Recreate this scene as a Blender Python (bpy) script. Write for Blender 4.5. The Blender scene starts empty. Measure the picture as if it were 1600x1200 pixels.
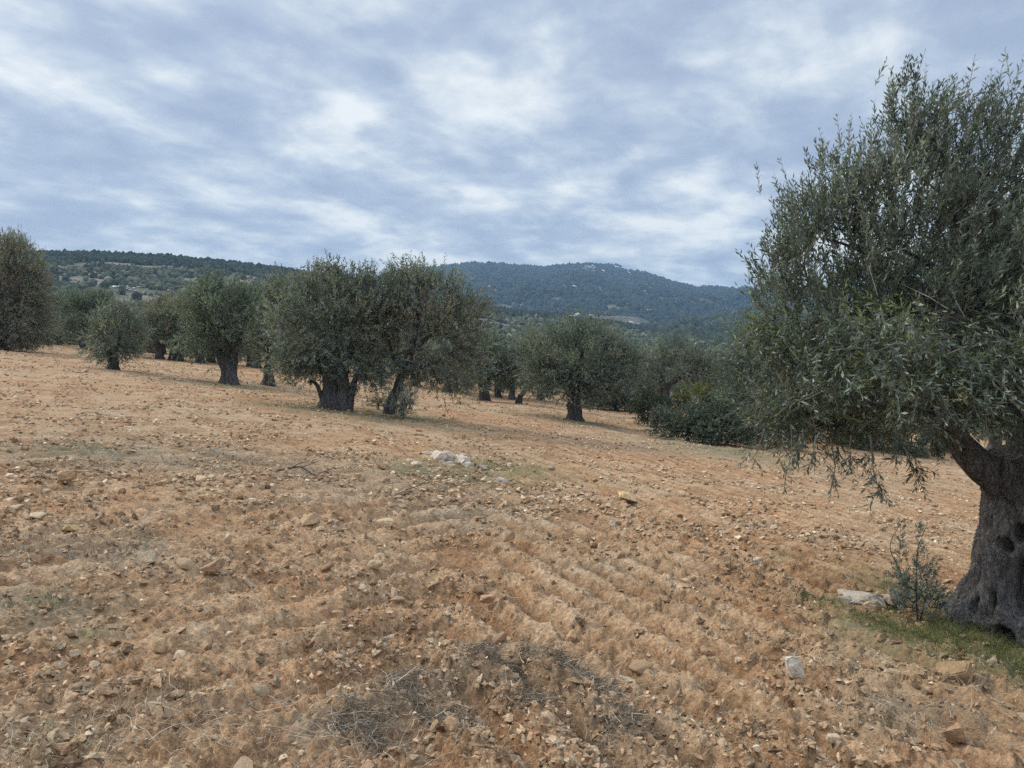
import bpy, bmesh, math, random
import numpy as np
from math import radians, sin, cos, tan, pi
rng = np.random.default_rng(7)
random.seed(7)
SC = bpy.context.scene
COL = SC.collection

# ------------------------------------------------------------------ camera, world, sun, exposure
FPX, U0, V0, VH = 1160.0, 800.0, 600.0, 520.0      # focal length and centre in the photo's pixels, horizon row
CZ = 1.65
PITCH = math.atan((V0 - VH) / FPX)
cam_d = bpy.data.cameras.new('camera'); cam = bpy.data.objects.new('camera', cam_d); COL.objects.link(cam)
cam.location = (0, 0, CZ); cam.rotation_euler = (pi / 2 - PITCH, 0, 0)
cam_d.sensor_width = 36; cam_d.lens = 36 * FPX / 1600; cam_d.clip_end = 20000; cam_d.clip_start = 0.05
SC.camera = cam

SUN_EL, SUN_AZ = radians(38), radians(-68)          # azimuth clockwise from +Y (view direction): left, a little ahead
sd = bpy.data.lights.new('sun', 'SUN'); sd.energy = 1.5; sd.angle = radians(10); sd.color = (1.0, .93, .84)
sun = bpy.data.objects.new('sun', sd); COL.objects.link(sun)
sun.rotation_euler = (radians(90) - SUN_EL, 0, pi - SUN_AZ)

W = bpy.data.worlds.new('World'); SC.world = W; W.use_nodes = True
nt = W.node_tree; nt.nodes.clear()
def N(tree, typ, **kw):
    n = tree.nodes.new(typ)
    for k, v in kw.items():
        if k in ('op', 'operation'): n.operation = v
        elif k.startswith('in_'):
            key = k[3:]; n.inputs[int(key) if key.isdigit() else key.replace('_', ' ')].default_value = v
        else: setattr(n, k, v)
    return n
def LK(tree, a, b): tree.links.new(a, b)
def MATH(tree, op, a, b=None, c=None, clamp=False):
    n = tree.nodes.new('ShaderNodeMath'); n.operation = op; n.use_clamp = clamp
    for i, s in enumerate((a, b, c)):
        if s is None: continue
        if isinstance(s, (int, float)): n.inputs[i].default_value = s
        else: tree.links.new(s, n.inputs[i])
    return n.outputs[0]
def RAMP(tree, fac, stops):
    r = tree.nodes.new('ShaderNodeValToRGB'); tree.links.new(fac, r.inputs[0])
    e = r.color_ramp.elements
    while len(e) < len(stops): e.new(.5)
    for q, (p, c) in zip(e, stops):
        q.position = p; q.color = tuple(c) + (1,) if len(c) == 3 else c
    return r.outputs[0]
def MIXC(tree, fac, a, b, mode='MIX'):
    m = tree.nodes.new('ShaderNodeMix'); m.data_type = 'RGBA'; m.blend_type = mode
    for sock, s in ((m.inputs[0], fac), (m.inputs[6], a), (m.inputs[7], b)):
        if isinstance(s, (int, float)): sock.default_value = s
        elif isinstance(s, tuple): sock.default_value = s + (1,) if len(s) == 3 else s
        else: tree.links.new(s, sock)
    return m.outputs[2]

out = N(nt, 'ShaderNodeOutputWorld')
sky = N(nt, 'ShaderNodeTexSky', sky_type='NISHITA', sun_disc=False, sun_elevation=SUN_EL, sun_rotation=SUN_AZ)
bg1 = N(nt, 'ShaderNodeBackground'); bg1.inputs[1].default_value = .09; LK(nt, sky.outputs[0], bg1.inputs[0])
tc = N(nt, 'ShaderNodeTexCoord')
sx = N(nt, 'ShaderNodeSeparateXYZ'); LK(nt, tc.outputs['Generated'], sx.inputs[0])
zz = MATH(nt, 'MAXIMUM', sx.outputs[2], 0.0)
den = MATH(nt, 'ADD', zz, .20)
px = MATH(nt, 'DIVIDE', sx.outputs[0], den); py = MATH(nt, 'DIVIDE', sx.outputs[1], den)
cb = N(nt, 'ShaderNodeCombineXYZ'); LK(nt, px, cb.inputs[0]); LK(nt, py, cb.inputs[1])
def cloudnoise(scale, rot, sc, loc, detail, rough, dist):
    mp = N(nt, 'ShaderNodeMapping'); LK(nt, cb.outputs[0], mp.inputs[0])
    mp.vector_type = 'TEXTURE'
    mp.inputs['Rotation'].default_value = (0, 0, rot); mp.inputs['Scale'].default_value = sc; mp.inputs['Location'].default_value = loc
    nn = N(nt, 'ShaderNodeTexNoise', noise_dimensions='2D'); LK(nt, mp.outputs[0], nn.inputs['Vector'])
    nn.inputs['Scale'].default_value = scale; nn.inputs['Detail'].default_value = detail
    nn.inputs['Roughness'].default_value = rough; nn.inputs['Distortion'].default_value = dist
    return nn.outputs[0]
ROT = radians(-32)
n1 = cloudnoise(2.7, ROT, (1, 1.35, 1), (3.1, 1.7, 0), 6, .5, .25)
n2 = cloudnoise(7.5, ROT, (1, 1.15, 1), (8.3, 4.4, 0), 5, .55, .2)
n3 = cloudnoise(.9, ROT, (1, 1.4, 1), (1.3, 9.4, 0), 2, .5, 0)
dn = N(nt, 'ShaderNodeTexNoise', noise_dimensions='2D'); LK(nt, cb.outputs[0], dn.inputs['Vector']); dn.inputs['Scale'].default_value = 2.2; dn.inputs['Detail'].default_value = 4
dv = N(nt, 'ShaderNodeVectorMath', operation='MULTIPLY_ADD'); LK(nt, dn.outputs['Color'], dv.inputs[0]); dv.inputs[1].default_value = (.55, .55, 0); LK(nt, cb.outputs[0], dv.inputs[2])
dm_ = N(nt, 'ShaderNodeMapping', vector_type='TEXTURE'); LK(nt, dv.outputs[0], dm_.inputs[0]); dm_.inputs['Rotation'].default_value = (0, 0, ROT); dm_.inputs['Scale'].default_value = (1, 1.5, 1)
vo = N(nt, 'ShaderNodeTexVoronoi', voronoi_dimensions='2D', feature='SMOOTH_F1'); LK(nt, dm_.outputs[0], vo.inputs['Vector']); vo.inputs['Scale'].default_value = 2.9; vo.inputs['Smoothness'].default_value = .35
s0 = MATH(nt, 'MULTIPLY_ADD', n1, .40, MATH(nt, 'MULTIPLY_ADD', n2, .24, MATH(nt, 'MULTIPLY', n3, .32)))
s1 = MATH(nt, 'MULTIPLY_ADD', vo.outputs['Distance'], .26, s0)   # mean ~.575
cl = RAMP(nt, s1, [(.45, (.40, .485, .645)), (.52, (.46, .55, .70)), (.565, (.53, .62, .75)), (.61, (.63, .715, .815)), (.655, (.76, .83, .89)), (.72, (.94, .98, .99))])
# overcast sky grows brighter towards the zenith
up = N(nt, 'ShaderNodeMapRange', interpolation_type='SMOOTHSTEP'); LK(nt, sx.outputs[2], up.inputs[0])
up.inputs[1].default_value = .44; up.inputs[2].default_value = .95; up.inputs[3].default_value = .60; up.inputs[4].default_value = 1.45
bg2 = N(nt, 'ShaderNodeBackground'); LK(nt, cl, bg2.inputs[0]); LK(nt, up.outputs[0], bg2.inputs[1])
mx = N(nt, 'ShaderNodeMixShader'); mx.inputs[0].default_value = .93
LK(nt, bg1.outputs[0], mx.inputs[1]); LK(nt, bg2.outputs[0], mx.inputs[2]); LK(nt, mx.outputs[0], out.inputs[0])

SC.view_settings.view_transform = 'Standard'; SC.view_settings.look = 'None'
SC.view_settings.exposure = 0.76; SC.view_settings.gamma = 1
cy = SC.cycles
cy.max_bounces = 5; cy.diffuse_bounces = 3; cy.glossy_bounces = 2; cy.transmission_bounces = 3; cy.volume_bounces = 0
cy.transparent_max_bounces = 8; cy.use_denoising = False; cy.use_adaptive_sampling = True; cy.adaptive_threshold = .004

# ------------------------------------------------------------------ numpy helpers
def _h(ix, iy, seed):
    h = (ix.astype(np.int64) * 374761393 + iy.astype(np.int64) * 668265263 + seed * 974711) & 0xffffffff
    h = ((h ^ (h >> 13)) * 1274126177) & 0xffffffff
    h = h ^ (h >> 16)
    return (h & 0xffff) / 65535.0
def noise2(x, y, seed=0):
    x = np.asarray(x, float); y = np.asarray(y, float)
    ix = np.floor(x); iy = np.floor(y); fx = x - ix; fy = y - iy
    def g(dx, dy):
        a = _h(ix + dx, iy + dy, seed) * 2 * pi
        return np.cos(a) * (fx - dx) + np.sin(a) * (fy - dy)
    u = fx ** 3 * (fx * (fx * 6 - 15) + 10); v = fy ** 3 * (fy * (fy * 6 - 15) + 10)
    return 1.5 * ((g(0, 0) * (1 - u) + g(1, 0) * u) * (1 - v) + (g(0, 1) * (1 - u) + g(1, 1) * u) * v)
def fbm2(x, y, seed=0, oc=4, gain=.5):
    s = 0; a = 1; f = 1
    for i in range(oc):
        s = s + a * noise2(x * f + 17.3 * i, y * f - 9.1 * i, seed + i); a *= gain; f *= 2.03
    return s
def noise3(p, f=1.0, seed=0):
    """cheap 3-D noise: three crossed 2-D noises"""
    q = p * f
    return (noise2(q[..., 0] + .37 * q[..., 2], q[..., 1] - .21 * q[..., 2], seed) + noise2(q[..., 1] + 5.1 + .3 * q[..., 0], q[..., 2], seed + 5)
            + noise2(q[..., 2] - 3.3, q[..., 0] + .4 * q[..., 1], seed + 9)) / 1.9
def cells2(x, y, seed=0):
    """Worley noise: distance to the nearest point, and the second nearest"""
    ix = np.floor(x); iy = np.floor(y)
    d1 = np.full(x.shape, 9.); d2 = np.full(x.shape, 9.); idv = np.zeros(x.shape)
    for dx in (-1, 0, 1):
        for dy in (-1, 0, 1):
            cx = ix + dx; cy_ = iy + dy
            d = np.hypot(cx + _h(cx, cy_, seed) - x, cy_ + _h(cx, cy_, seed + 1) - y)
            hid = _h(cx, cy_, seed + 2)
            m = d < d1
            d2 = np.where(m, d1, np.minimum(d2, d)); idv = np.where(m, hid, idv); d1 = np.where(m, d, d1)
    return d1, d2, idv
def sstep(a, b, x):
    t = np.clip((x - a) / (b - a), 0, 1); return t * t * (3 - 2 * t)
def nrm(v): return v / np.maximum(np.linalg.norm(v, axis=-1, keepdims=True), 1e-9)

# ------------------------------------------------------------------ terrain
def macro(x, y):
    r = np.hypot(x, y)
    f = np.exp(-(r / 260.0) ** 2)
    ys = np.where(y > 0, 120 * (1 - np.exp(-np.maximum(y, 0) / 120)), np.maximum(y, -40) * .6)
    return -.115 * 60 * np.tanh(x / 60) * f - .06 * ys + .12 * fbm2(x * .11, y * .11, 50, 2) * sstep(6, 30, r)
def furrow_phase(x, y):
    xw = x + .09 * noise2(x * .5, y * .5, 71) + .02 * noise2(x * 4, y * 4, 75); yw = y + .15 * noise2(x * .45 + 4, y * .45, 72)
    a = -.74 * xw + .50 * yw; b = .90 * xw + .44 * yw + 1.05
    k = .22
    return np.logaddexp(a / k, b / k) * k
MOUNDS = []
TREE_XY = []          # mounds round the big trunks, filled below
def detail(x, y):
    r = np.hypot(x, y) + .01
    sp = .0038 * r                                    # mesh spacing at this radius
    w = lambda lam: np.clip((lam / sp - 2.2) / 2.5, 0, 1)
    L = furrow_phase(x, y)
    am = (.55 + .45 * sstep(-.25, .35, noise2(x * .35 + 3, y * .35, 73))) * (1 - sstep(12, 26, r) * .75) * (.35 + .65 * sstep(-1.8, 0, x))
    ph = (L / .35) % 1.0; gd = np.minimum(ph, 1 - ph)
    z = am * (.048 * np.sin(2 * pi * (ph - .25)) - .082 * np.exp(-(gd / .14) ** 2)) * w(.2)
    cl_k = 1 + am * (.7 * np.exp(-((gd - .27) / .12) ** 2) - .75 * np.exp(-(gd / .11) ** 2)) * w(.2)
    z = z + .045 * fbm2(x * .8, y * .8, 11, 2)
    e = 1 - sstep(25, 90, r) * .5
    z = z + .018 * (np.abs(noise2(x * 3.1, y * 3.1, 21)) - .25) * w(.33) * 1.6 * e
    wx = .5 * noise2(x * 9, y * 9, 3) + .25 * noise2(x * 24, y * 24, 5); wy = .5 * noise2(x * 9 + 7, y * 9, 4) + .25 * noise2(x * 24, y * 24 + 3, 6)
    d1, d2, idv = cells2(x * 7.5 + wx, y * 7.5 + wy, 31)
    dome = lambda d, r0: np.sqrt(np.clip(1 - (d / r0) ** 2, 0, 1))
    fac = 1 + .5 * noise2(x * 21, y * 21, 36)
    z = z + .052 * cl_k * dome(d1, .50) * np.where(idv > .5, idv - .2, 0) * fac * w(.14)
    d1, d2, idv = cells2(x * 17 + wx * 2, y * 17 + wy * 2, 41)
    z = z + .026 * cl_k * dome(d1, .5) * np.where(idv > .4, idv, 0) * fac * w(.055)
    d1, d2, idv = cells2(x * 41 + wx * 3, y * 41 + wy * 3, 45)
    z = z + .011 * dome(d1, .5) * np.where(idv > .3, idv, 0) * w(.03)
    z = z + .040 * (np.abs(noise2(x * 13, y * 13, 61)) - .2) * w(.08) + .026 * (np.abs(noise2(x * 27, y * 27, 66)) - .2) * w(.04)
    z = z + .012 * noise2(x * 33, y * 33, 62) * w(.032) + .007 * noise2(x * 70, y * 70, 63) * w(.015)
    return z
def ground_z(x, y):
    x = np.asarray(x, float); y = np.asarray(y, float)
    r = np.hypot(x, y)
    z = macro(x, y) + detail(x, y) * (1 - sstep(120, 200, r))
    for (tx, ty, hh, rr) in TREE_XY + MOUNDS:
        z = z + hh * np.exp(-((x - tx) ** 2 + (y - ty) ** 2) / rr ** 2)
    return z
CP, SP = cos(PITCH), sin(PITCH)
def ray(u, v):
    a = (np.asarray(u, float) - U0) / FPX; b = (V0 - np.asarray(v, float)) / FPX
    return a, CP + b * SP, b * CP - SP                # x, y, z per unit of depth along the view axis
def at(u, v, y):
    """the point on the pixel's ray that lies y metres ahead"""
    dx, dy, dz = ray(u, v); t = y / dy
    return np.array([dx * t, y + 0 * t, CZ + dz * t])
def hit(u, v):
    """where the pixel's ray meets the ground"""
    dx, dy, dz = ray(u, v); t = 1.0
    for i in range(900):
        x, y, z = dx * t, dy * t, CZ + dz * t
        if z < float(macro(np.float64(x), np.float64(y))): break
        t *= 1.006
        t += .004
    return x, y

# ------------------------------------------------------------------ mesh and material helpers
def prop(o, label=None, cat=None, group=None, kind=None):
    if label: o['label'] = label
    if cat: o['category'] = cat
    if group: o['group'] = group
    if kind: o['kind'] = kind
    return o
def mesh_np(name, V, F, mat=None, parent=None, tint=None, smooth=False, loc=None, extra=None):
    """V (n,3), F (m,k) arrays -> one object"""
    V = np.ascontiguousarray(V, np.float32); F = np.ascontiguousarray(F, np.int32)
    me = bpy.data.meshes.new(name)
    m, k = F.shape
    me.vertices.add(len(V)); me.vertices.foreach_set('co', V.ravel())
    me.loops.add(m * k); me.loops.foreach_set('vertex_index', F.ravel())
    me.polygons.add(m); me.polygons.foreach_set('loop_start', np.arange(0, m * k, k, dtype=np.int32))
    me.polygons.foreach_set('loop_total', np.full(m, k, np.int32))
    me.polygons.foreach_set('use_smooth', np.full(m, smooth, bool))
    me.update(calc_edges=True)
    def att(nm, arr):
        a = me.color_attributes.new(nm, 'FLOAT_COLOR', 'POINT')
        c = np.ones((len(V), 4), np.float32); c[:, :3] = arr; a.data.foreach_set('color', c.ravel())
    if tint is not None: att('tint', tint)
    for k2, a2 in (extra or {}).items(): att(k2, a2)
    if mat: me.materials.append(mat)
    o = bpy.data.objects.new(name, me); COL.objects.link(o)
    if parent: o.parent = parent
    if loc is not None: o.location = loc
    return o
def empty(name, loc, label, cat, group=None):
    o = bpy.data.objects.new(name, None); COL.objects.link(o); o.location = loc; o.empty_display_size = .3
    return prop(o, label, cat, group)
def cat(parts):
    """join (V,F,T) tuples"""
    Vs, Fs, Ts, n = [], [], [], 0
    for V, F, T in parts:
        Vs.append(V); Fs.append(F + n); Ts.append(T if T is not None else np.ones((len(V), 3))); n += len(V)
    return np.concatenate(Vs), np.concatenate(Fs), np.concatenate(Ts)
def new_mat(name, rough=.9, spec=.2):
    m = bpy.data.materials.new(name); m.use_nodes = True; t = m.node_tree
    b = t.nodes['Principled BSDF']; b.inputs['Roughness'].default_value = rough
    b.inputs['Specular IOR Level'].default_value = spec
    return m, t, b
def tnoise(t, scale, detail=4, rough=.55, coord=None, dist=0):
    n = t.nodes.new('ShaderNodeTexNoise'); n.inputs['Scale'].default_value = scale; n.inputs['Detail'].default_value = detail
    n.inputs['Roughness'].default_value = rough; n.inputs['Distortion'].default_value = dist
    if coord is not None: t.links.new(coord, n.inputs['Vector'])
    return n.outputs[0]
def tvor(t, scale, coord, feature='F1', rand=1):
    n = t.nodes.new('ShaderNodeTexVoronoi'); n.feature = feature; n.inputs['Scale'].default_value = scale
    n.inputs['Randomness'].default_value = rand
    t.links.new(coord, n.inputs['Vector']); return n
def bump(t, b, h, strength, dist, prev=None):
    n = t.nodes.new('ShaderNodeBump'); n.inputs['Strength'].default_value = strength; n.inputs['Distance'].default_value = dist
    t.links.new(h, n.inputs['Height'])
    if prev is not None: t.links.new(prev, n.inputs['Normal'])
    t.links.new(n.outputs[0], b.inputs['Normal']); return n.outputs[0]
def attr(t, nm):
    a = t.nodes.new('ShaderNodeAttribute'); a.attribute_name = nm; return a.outputs['Color']

def leaf_mat(name, top, under, rough=.5, transl=.18, spec=.35):
    m, t, b = new_mat(name, rough, spec)
    g = t.nodes.new('ShaderNodeNewGeometry'); tn = attr(t, 'tint')
    c = MIXC(t, g.outputs['Backfacing'], top, under)
    c = MIXC(t, 1.0, c, tn, 'MULTIPLY')
    t.links.new(c, b.inputs['Base Color'])
    tr = t.nodes.new('ShaderNodeBsdfTranslucent'); t.links.new(MIXC(t, 1.0, c, (1.1, 1.25, .55), 'MULTIPLY'), tr.inputs[0])
    mx = t.nodes.new('ShaderNodeMixShader'); mx.inputs[0].default_value = transl
    o = t.nodes['Material Output']
    t.links.new(b.outputs[0], mx.inputs[1]); t.links.new(tr.outputs[0], mx.inputs[2]); t.links.new(mx.outputs[0], o.inputs[0])
    return m
M_leaf = leaf_mat('olive_leaf', (.108, .126, .106), (.27, .29, .265))
M_bushleaf = leaf_mat('bush_leaf', (.062, .080, .054), (.115, .135, .10), rough=.55, transl=.1)
def simple_tint(name, rough=.9, spec=.15, base=(1, 1, 1), nscale=30, namp=.35, bumpd=0, bscale=60):
    m, t, b = new_mat(name, rough, spec)
    co = t.nodes.new('ShaderNodeTexCoord').outputs['Object']
    n = tnoise(t, nscale, 4, .6, co)
    v = RAMP(t, n, [(.3, (1 - namp,) * 3), (.7, (1 + namp * .6,) * 3)])
    c = MIXC(t, 1.0, attr(t, 'tint'), v, 'MULTIPLY'); c = MIXC(t, 1.0, c, base, 'MULTIPLY')
    t.links.new(c, b.inputs['Base Color'])
    if bumpd: bump(t, b, tnoise(t, bscale, 5, .65, co), .8, bumpd)
    return m
M_straw = simple_tint('dry_straw', .7, .2, nscale=8, namp=.15)
M_grass = leaf_mat('grass_blade', (.105, .130, .055), (.12, .14, .07), rough=.5, transl=.3)
M_twig = simple_tint('twig_wood', .9, .1, nscale=15, namp=.3)
M_wood = simple_tint('forest_canopy', .95, .05, nscale=.35, namp=.45)

def bark_mat(name, hero):
    m, t, b = new_mat(name, .92, .15)
    co = t.nodes.new('ShaderNodeTexCoord').outputs['Object']
    mp = t.nodes.new('ShaderNodeMapping'); t.links.new(co, mp.inputs[0]); mp.inputs['Scale'].default_value = (1, 1, .28)
    s = mp.outputs[0]
    n1 = tnoise(t, 5, 5, .6, s, .4); n2 = tnoise(t, 34, 8, .78, s, .5); n3 = tnoise(t, 16, 3, .6, co)
    n4 = tnoise(t, 60, 3, .6, s)
    c = RAMP(t, n1, [(.3, (.13, .122, .118)), (.5, (.20, .19, .185)), (.68, (.30, .288, .28))])
    c = MIXC(t, RAMP(t, n2, [(.38, (0, 0, 0)), (.56, (1, 1, 1))]), MIXC(t, 1.0, c, (.38, .36, .34), 'MULTIPLY'), c)
    li = MATH(t, 'MULTIPLY', MATH(t, 'GREATER_THAN', n3, .60), MATH(t, 'GREATER_THAN', n4, .53))
    c = MIXC(t, MATH(t, 'MULTIPLY', li, .55), c, (.33, .33, .32))
    cr = tvor(t, 9, s, 'DISTANCE_TO_EDGE').outputs[0]; cr = RAMP(t, cr, [(0, (0, 0, 0)), (.12, (1, 1, 1))])
    c = MIXC(t, 1.0, c, RAMP(t, n4, [(.35, (.7, .7, .7)), (.65, (1.3, 1.3, 1.3))]), 'MULTIPLY'); t.links.new(c, b.inputs['Base Color'])
    nn = bump(t, b, cr, .9, .02)
    nn = bump(t, b, n2, 1.0, .035, nn)
    bump(t, b, n4, .7, .006, nn)
    return m
M_bark = bark_mat('olive_bark', True)
M_bark_far = bark_mat('olive_bark_old', False)
for _n in M_bark_far.node_tree.nodes:
    if _n.type == 'VALTORGB' and len(_n.color_ramp.elements) == 3:
        for _e in _n.color_ramp.elements: _e.color = tuple(q * .55 for q in _e.color[:3]) + (1,)

# ------------------------------------------------------------------ ground sheet
def stone_pix(u, v): return hit(u, v)
def patch(u, v, ru, rv):
    """ground patch round a pixel: centre and two radii in metres"""
    x, y = hit(u, v); y0 = hit(u, v - rv)[1]; y1 = hit(u, v + rv)[1]
    return x, y, ru * y / FPX, max(.15, (y0 - y1) / 2)
GREEN = [patch(*p) for p in [(790, 733, 90, 16), (660, 735, 60, 14), (740, 750, 110, 14),
                             (1285, 945, 40, 12), (1370, 985, 80, 26), (1480, 1020, 130, 38), (1590, 1060, 90, 40), (1430, 940, 80, 40),
                             (470, 637, 60, 6), (560, 648, 90, 7), (345, 603, 70, 4), (1110, 700, 90, 8), (1150, 712, 120, 6), (640, 655, 60, 6),
                             (1225, 870, 22, 8), (60, 950, 60, 18), (900, 660, 70, 4), (120, 705, 60, 12), (160, 985, 22, 7)]]
DRY = [patch(*p) for p in [(358, 603, 60, 5), (420, 605, 40, 4), (524, 642, 90, 7), (615, 650, 70, 6), (898, 660, 70, 5), (177, 580, 40, 4), (1040, 668, 60, 5), (500, 1150, 110, 30), (640, 1095, 120, 26), (760, 1060, 110, 24), (880, 1080, 110, 26), (960, 1150, 90, 34),
                           (170, 712, 230, 22), (400, 725, 220, 20), (120, 860, 120, 22), (200, 870, 60, 14), (60, 950, 90, 25), (300, 1100, 120, 20), (1400, 1130, 160, 40),
                           (1090, 700, 130, 8), (600, 760, 300, 26), (60, 1150, 110, 30)]]
def pmask(x, y, P, seed):
    m = np.zeros(np.shape(x))
    wob = 1 + .55 * noise2(x * 1.3, y * 1.3, seed) + .4 * noise2(x * 4, y * 4, seed + 1)
    for cx, cy_, rx, ry in P:
        d = ((x - cx) / (rx + .02)) ** 2 + ((y - cy_) / (ry + .02)) ** 2
        m = np.maximum(m, np.exp(-d * .9) * wob)
    return np.clip(m, 0, 1)

HEROX, HEROY = hit(1612, 1000)
TREE_XY.append((HEROX + .1, HEROY + .1, .04, 1.1))
for (u_, v_) in [(500, 1165), (545, 1132), (600, 1098), (660, 1075), (720, 1062), (785, 1050), (850, 1070), (910, 1090), (950, 1130)]:
    MOUNDS.append(hit(u_, v_) + (.075, .13))

ang = np.concatenate([np.linspace(-180, -60, 25)[:-1], np.linspace(-60, -44, 40)[:-1], np.arange(-44, 44, .125), np.linspace(44, 60, 40), np.linspace(60, 180, 25)[1:-1]])
rad = [.35]
while rad[-1] < 1.6: rad.append(rad[-1] * 1.04)
while rad[-1] < 120: rad.append(rad[-1] * 1.0036)
while rad[-1] < 3500: rad.append(rad[-1] * 1.05)
rad = np.array(rad)
A, R_ = np.meshgrid(np.radians(ang), rad)
X = R_ * np.sin(A); Y = R_ * np.cos(A)
Z = ground_z(X, Y)
nA, nR = len(ang), len(rad)
Vg = np.stack([X, Y, Z], -1).reshape(-1, 3)
i = np.arange(nR - 1)[:, None] * nA; j = np.arange(nA)[None, :]; j2 = (j + 1) % nA
F = np.stack([i + j, i + j2, i + nA + j2, i + nA + j], -1).reshape(-1, 4)[:, ::-1]
Vg = np.concatenate([Vg, [[0, 0, float(ground_z(0., 0.))]]])
c0 = len(Vg) - 1
jj = np.arange(nA)
Fc = np.stack([np.full(nA, c0), (jj + 1) % nA, jj, jj], -1)
gm = pmask(Vg[:, 0], Vg[:, 1], GREEN, 301); dm = pmask(Vg[:, 0], Vg[:, 1], DRY, 311)
veg = np.stack([gm, dm, sstep(62, 100, np.hypot(Vg[:, 0], Vg[:, 1]))], -1)

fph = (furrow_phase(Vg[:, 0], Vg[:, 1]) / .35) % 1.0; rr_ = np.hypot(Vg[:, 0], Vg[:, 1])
fur = np.exp(-((np.minimum(fph, 1 - fph) / .22) ** 2)) * (1 - sstep(13, 30, rr_)) * (.15 + .85 * sstep(-1.8, .3, Vg[:, 0]))     # shade painted into the furrow bottoms, on top of a damp soil tone
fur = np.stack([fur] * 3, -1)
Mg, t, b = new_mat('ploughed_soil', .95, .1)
co = t.nodes.new('ShaderNodeTexCoord').outputs['Object']
big = tnoise(t, .22, 4, .6, co); mid = tnoise(t, 1.6, 5, .6, co, .3); fine = tnoise(t, 11, 6, .7, co); vf = tnoise(t, 55, 4, .7, co)
c = RAMP(t, mid, [(.32, (.330, .180, .092)), (.45, (.410, .248, .135)), (.56, (.470, .305, .176)), (.70, (.53, .375, .235))])
c = MIXC(t, RAMP(t, big, [(.38, (0, 0, 0)), (.62, (1, 1, 1))]), MIXC(t, 1.0, c, (1.03, .95, .88), 'MULTIPLY'), MIXC(t, 1.0, c, (1.0, 1.06, 1.10), 'MULTIPLY'))
c = MIXC(t, 1.0, c, RAMP(t, fine, [(.28, (.58, .50, .44)), (.48, (.93, .92, .91)), (.72, (1.22, 1.22, 1.2))]), 'MULTIPLY')
c = MIXC(t, 1.0, c, RAMP(t, vf, [(.3, (.60, .55, .50)), (.48, (.97, .96, .95)), (.72, (1.32, 1.34, 1.33))]), 'MULTIPLY')
vf2 = tnoise(t, 27, 5, .7, co, .5)
c = MIXC(t, 1.0, c, RAMP(t, vf2, [(.3, (.62, .56, .50)), (.5, (1, 1, 1)), (.7, (1.25, 1.27, 1.25))]), 'MULTIPLY')
wn = t.nodes.new('ShaderNodeTexNoise'); wn.inputs['Scale'].default_value = 30; wn.inputs['Detail'].default_value = 3; t.links.new(co, wn.inputs['Vector'])
wv = t.nodes.new('ShaderNodeVectorMath'); wv.operation = 'MULTIPLY_ADD'; t.links.new(wn.outputs['Color'], wv.inputs[0]); wv.inputs[1].default_value = (.06, .06, .06); t.links.new(co, wv.inputs[2])
for sc_, thr, col_, amt in ((16, .11, (.56, .46, .34), .5), (30, .15, (.58, .46, .33), .6), (62, .2, (.56, .43, .29), .6)):
    v = tvor(t, sc_, wv.outputs[0]); sel = t.nodes.new('ShaderNodeSeparateColor'); t.links.new(v.outputs['Color'], sel.inputs[0])
    k = MATH(t, 'MULTIPLY', MATH(t, 'LESS_THAN', v.outputs['Distance'], MATH(t, 'MULTIPLY', sel.outputs[1], thr * 2.2)), MATH(t, 'GREATER_THAN', sel.outputs[0], .55))
    cc = MIXC(t, sel.outputs[2], col_, tuple(q * .72 for q in col_))
    c = MIXC(t, MATH(t, 'MULTIPLY', k, amt), c, cc)
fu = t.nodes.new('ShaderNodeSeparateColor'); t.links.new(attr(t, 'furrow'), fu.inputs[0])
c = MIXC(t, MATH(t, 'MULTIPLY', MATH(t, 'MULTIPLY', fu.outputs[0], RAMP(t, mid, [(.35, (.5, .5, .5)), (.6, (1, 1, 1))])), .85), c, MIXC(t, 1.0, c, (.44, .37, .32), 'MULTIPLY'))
c = MIXC(t, 1.0, c, (.95, 1.00, 1.06), 'MULTIPLY')
va = t.nodes.new('ShaderNodeSeparateColor'); t.links.new(attr(t, 'veg'), va.inputs[0])
gmix = MATH(t, 'MULTIPLY', MATH(t, 'MULTIPLY', va.outputs[0], RAMP(t, fine, [(.35, (0, 0, 0)), (.55, (1, 1, 1))])), .85)
c = MIXC(t, gmix, c, (.165, .18, .095))
dmix = MATH(t, 'MULTIPLY', MATH(t, 'MULTIPLY', va.outputs[1], RAMP(t, fine, [(.35, (0, 0, 0)), (.6, (1, 1, 1))])), .55)
c = MIXC(t, dmix, c, (.235, .205, .150))
c = MIXC(t, va.outputs[2], c, RAMP(t, big, [(.35, (.09, .095, .055)), (.65, (.16, .15, .095))]))
t.links.new(c, b.inputs['Base Color'])
n0 = bump(t, b, fine, .9, .03)
n0 = bump(t, b, vf, .9, .008, n0)
vb = tvor(t, 22, co); bump(t, b, MATH(t, 'SUBTRACT', 1.0, vb.outputs['Distance']), .5, .012, n0)
FF = np.concatenate([F, Fc[:0]])
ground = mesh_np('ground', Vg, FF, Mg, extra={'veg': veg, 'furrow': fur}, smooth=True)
# close the centre
me = ground.data
prop(ground, kind='structure')

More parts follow.
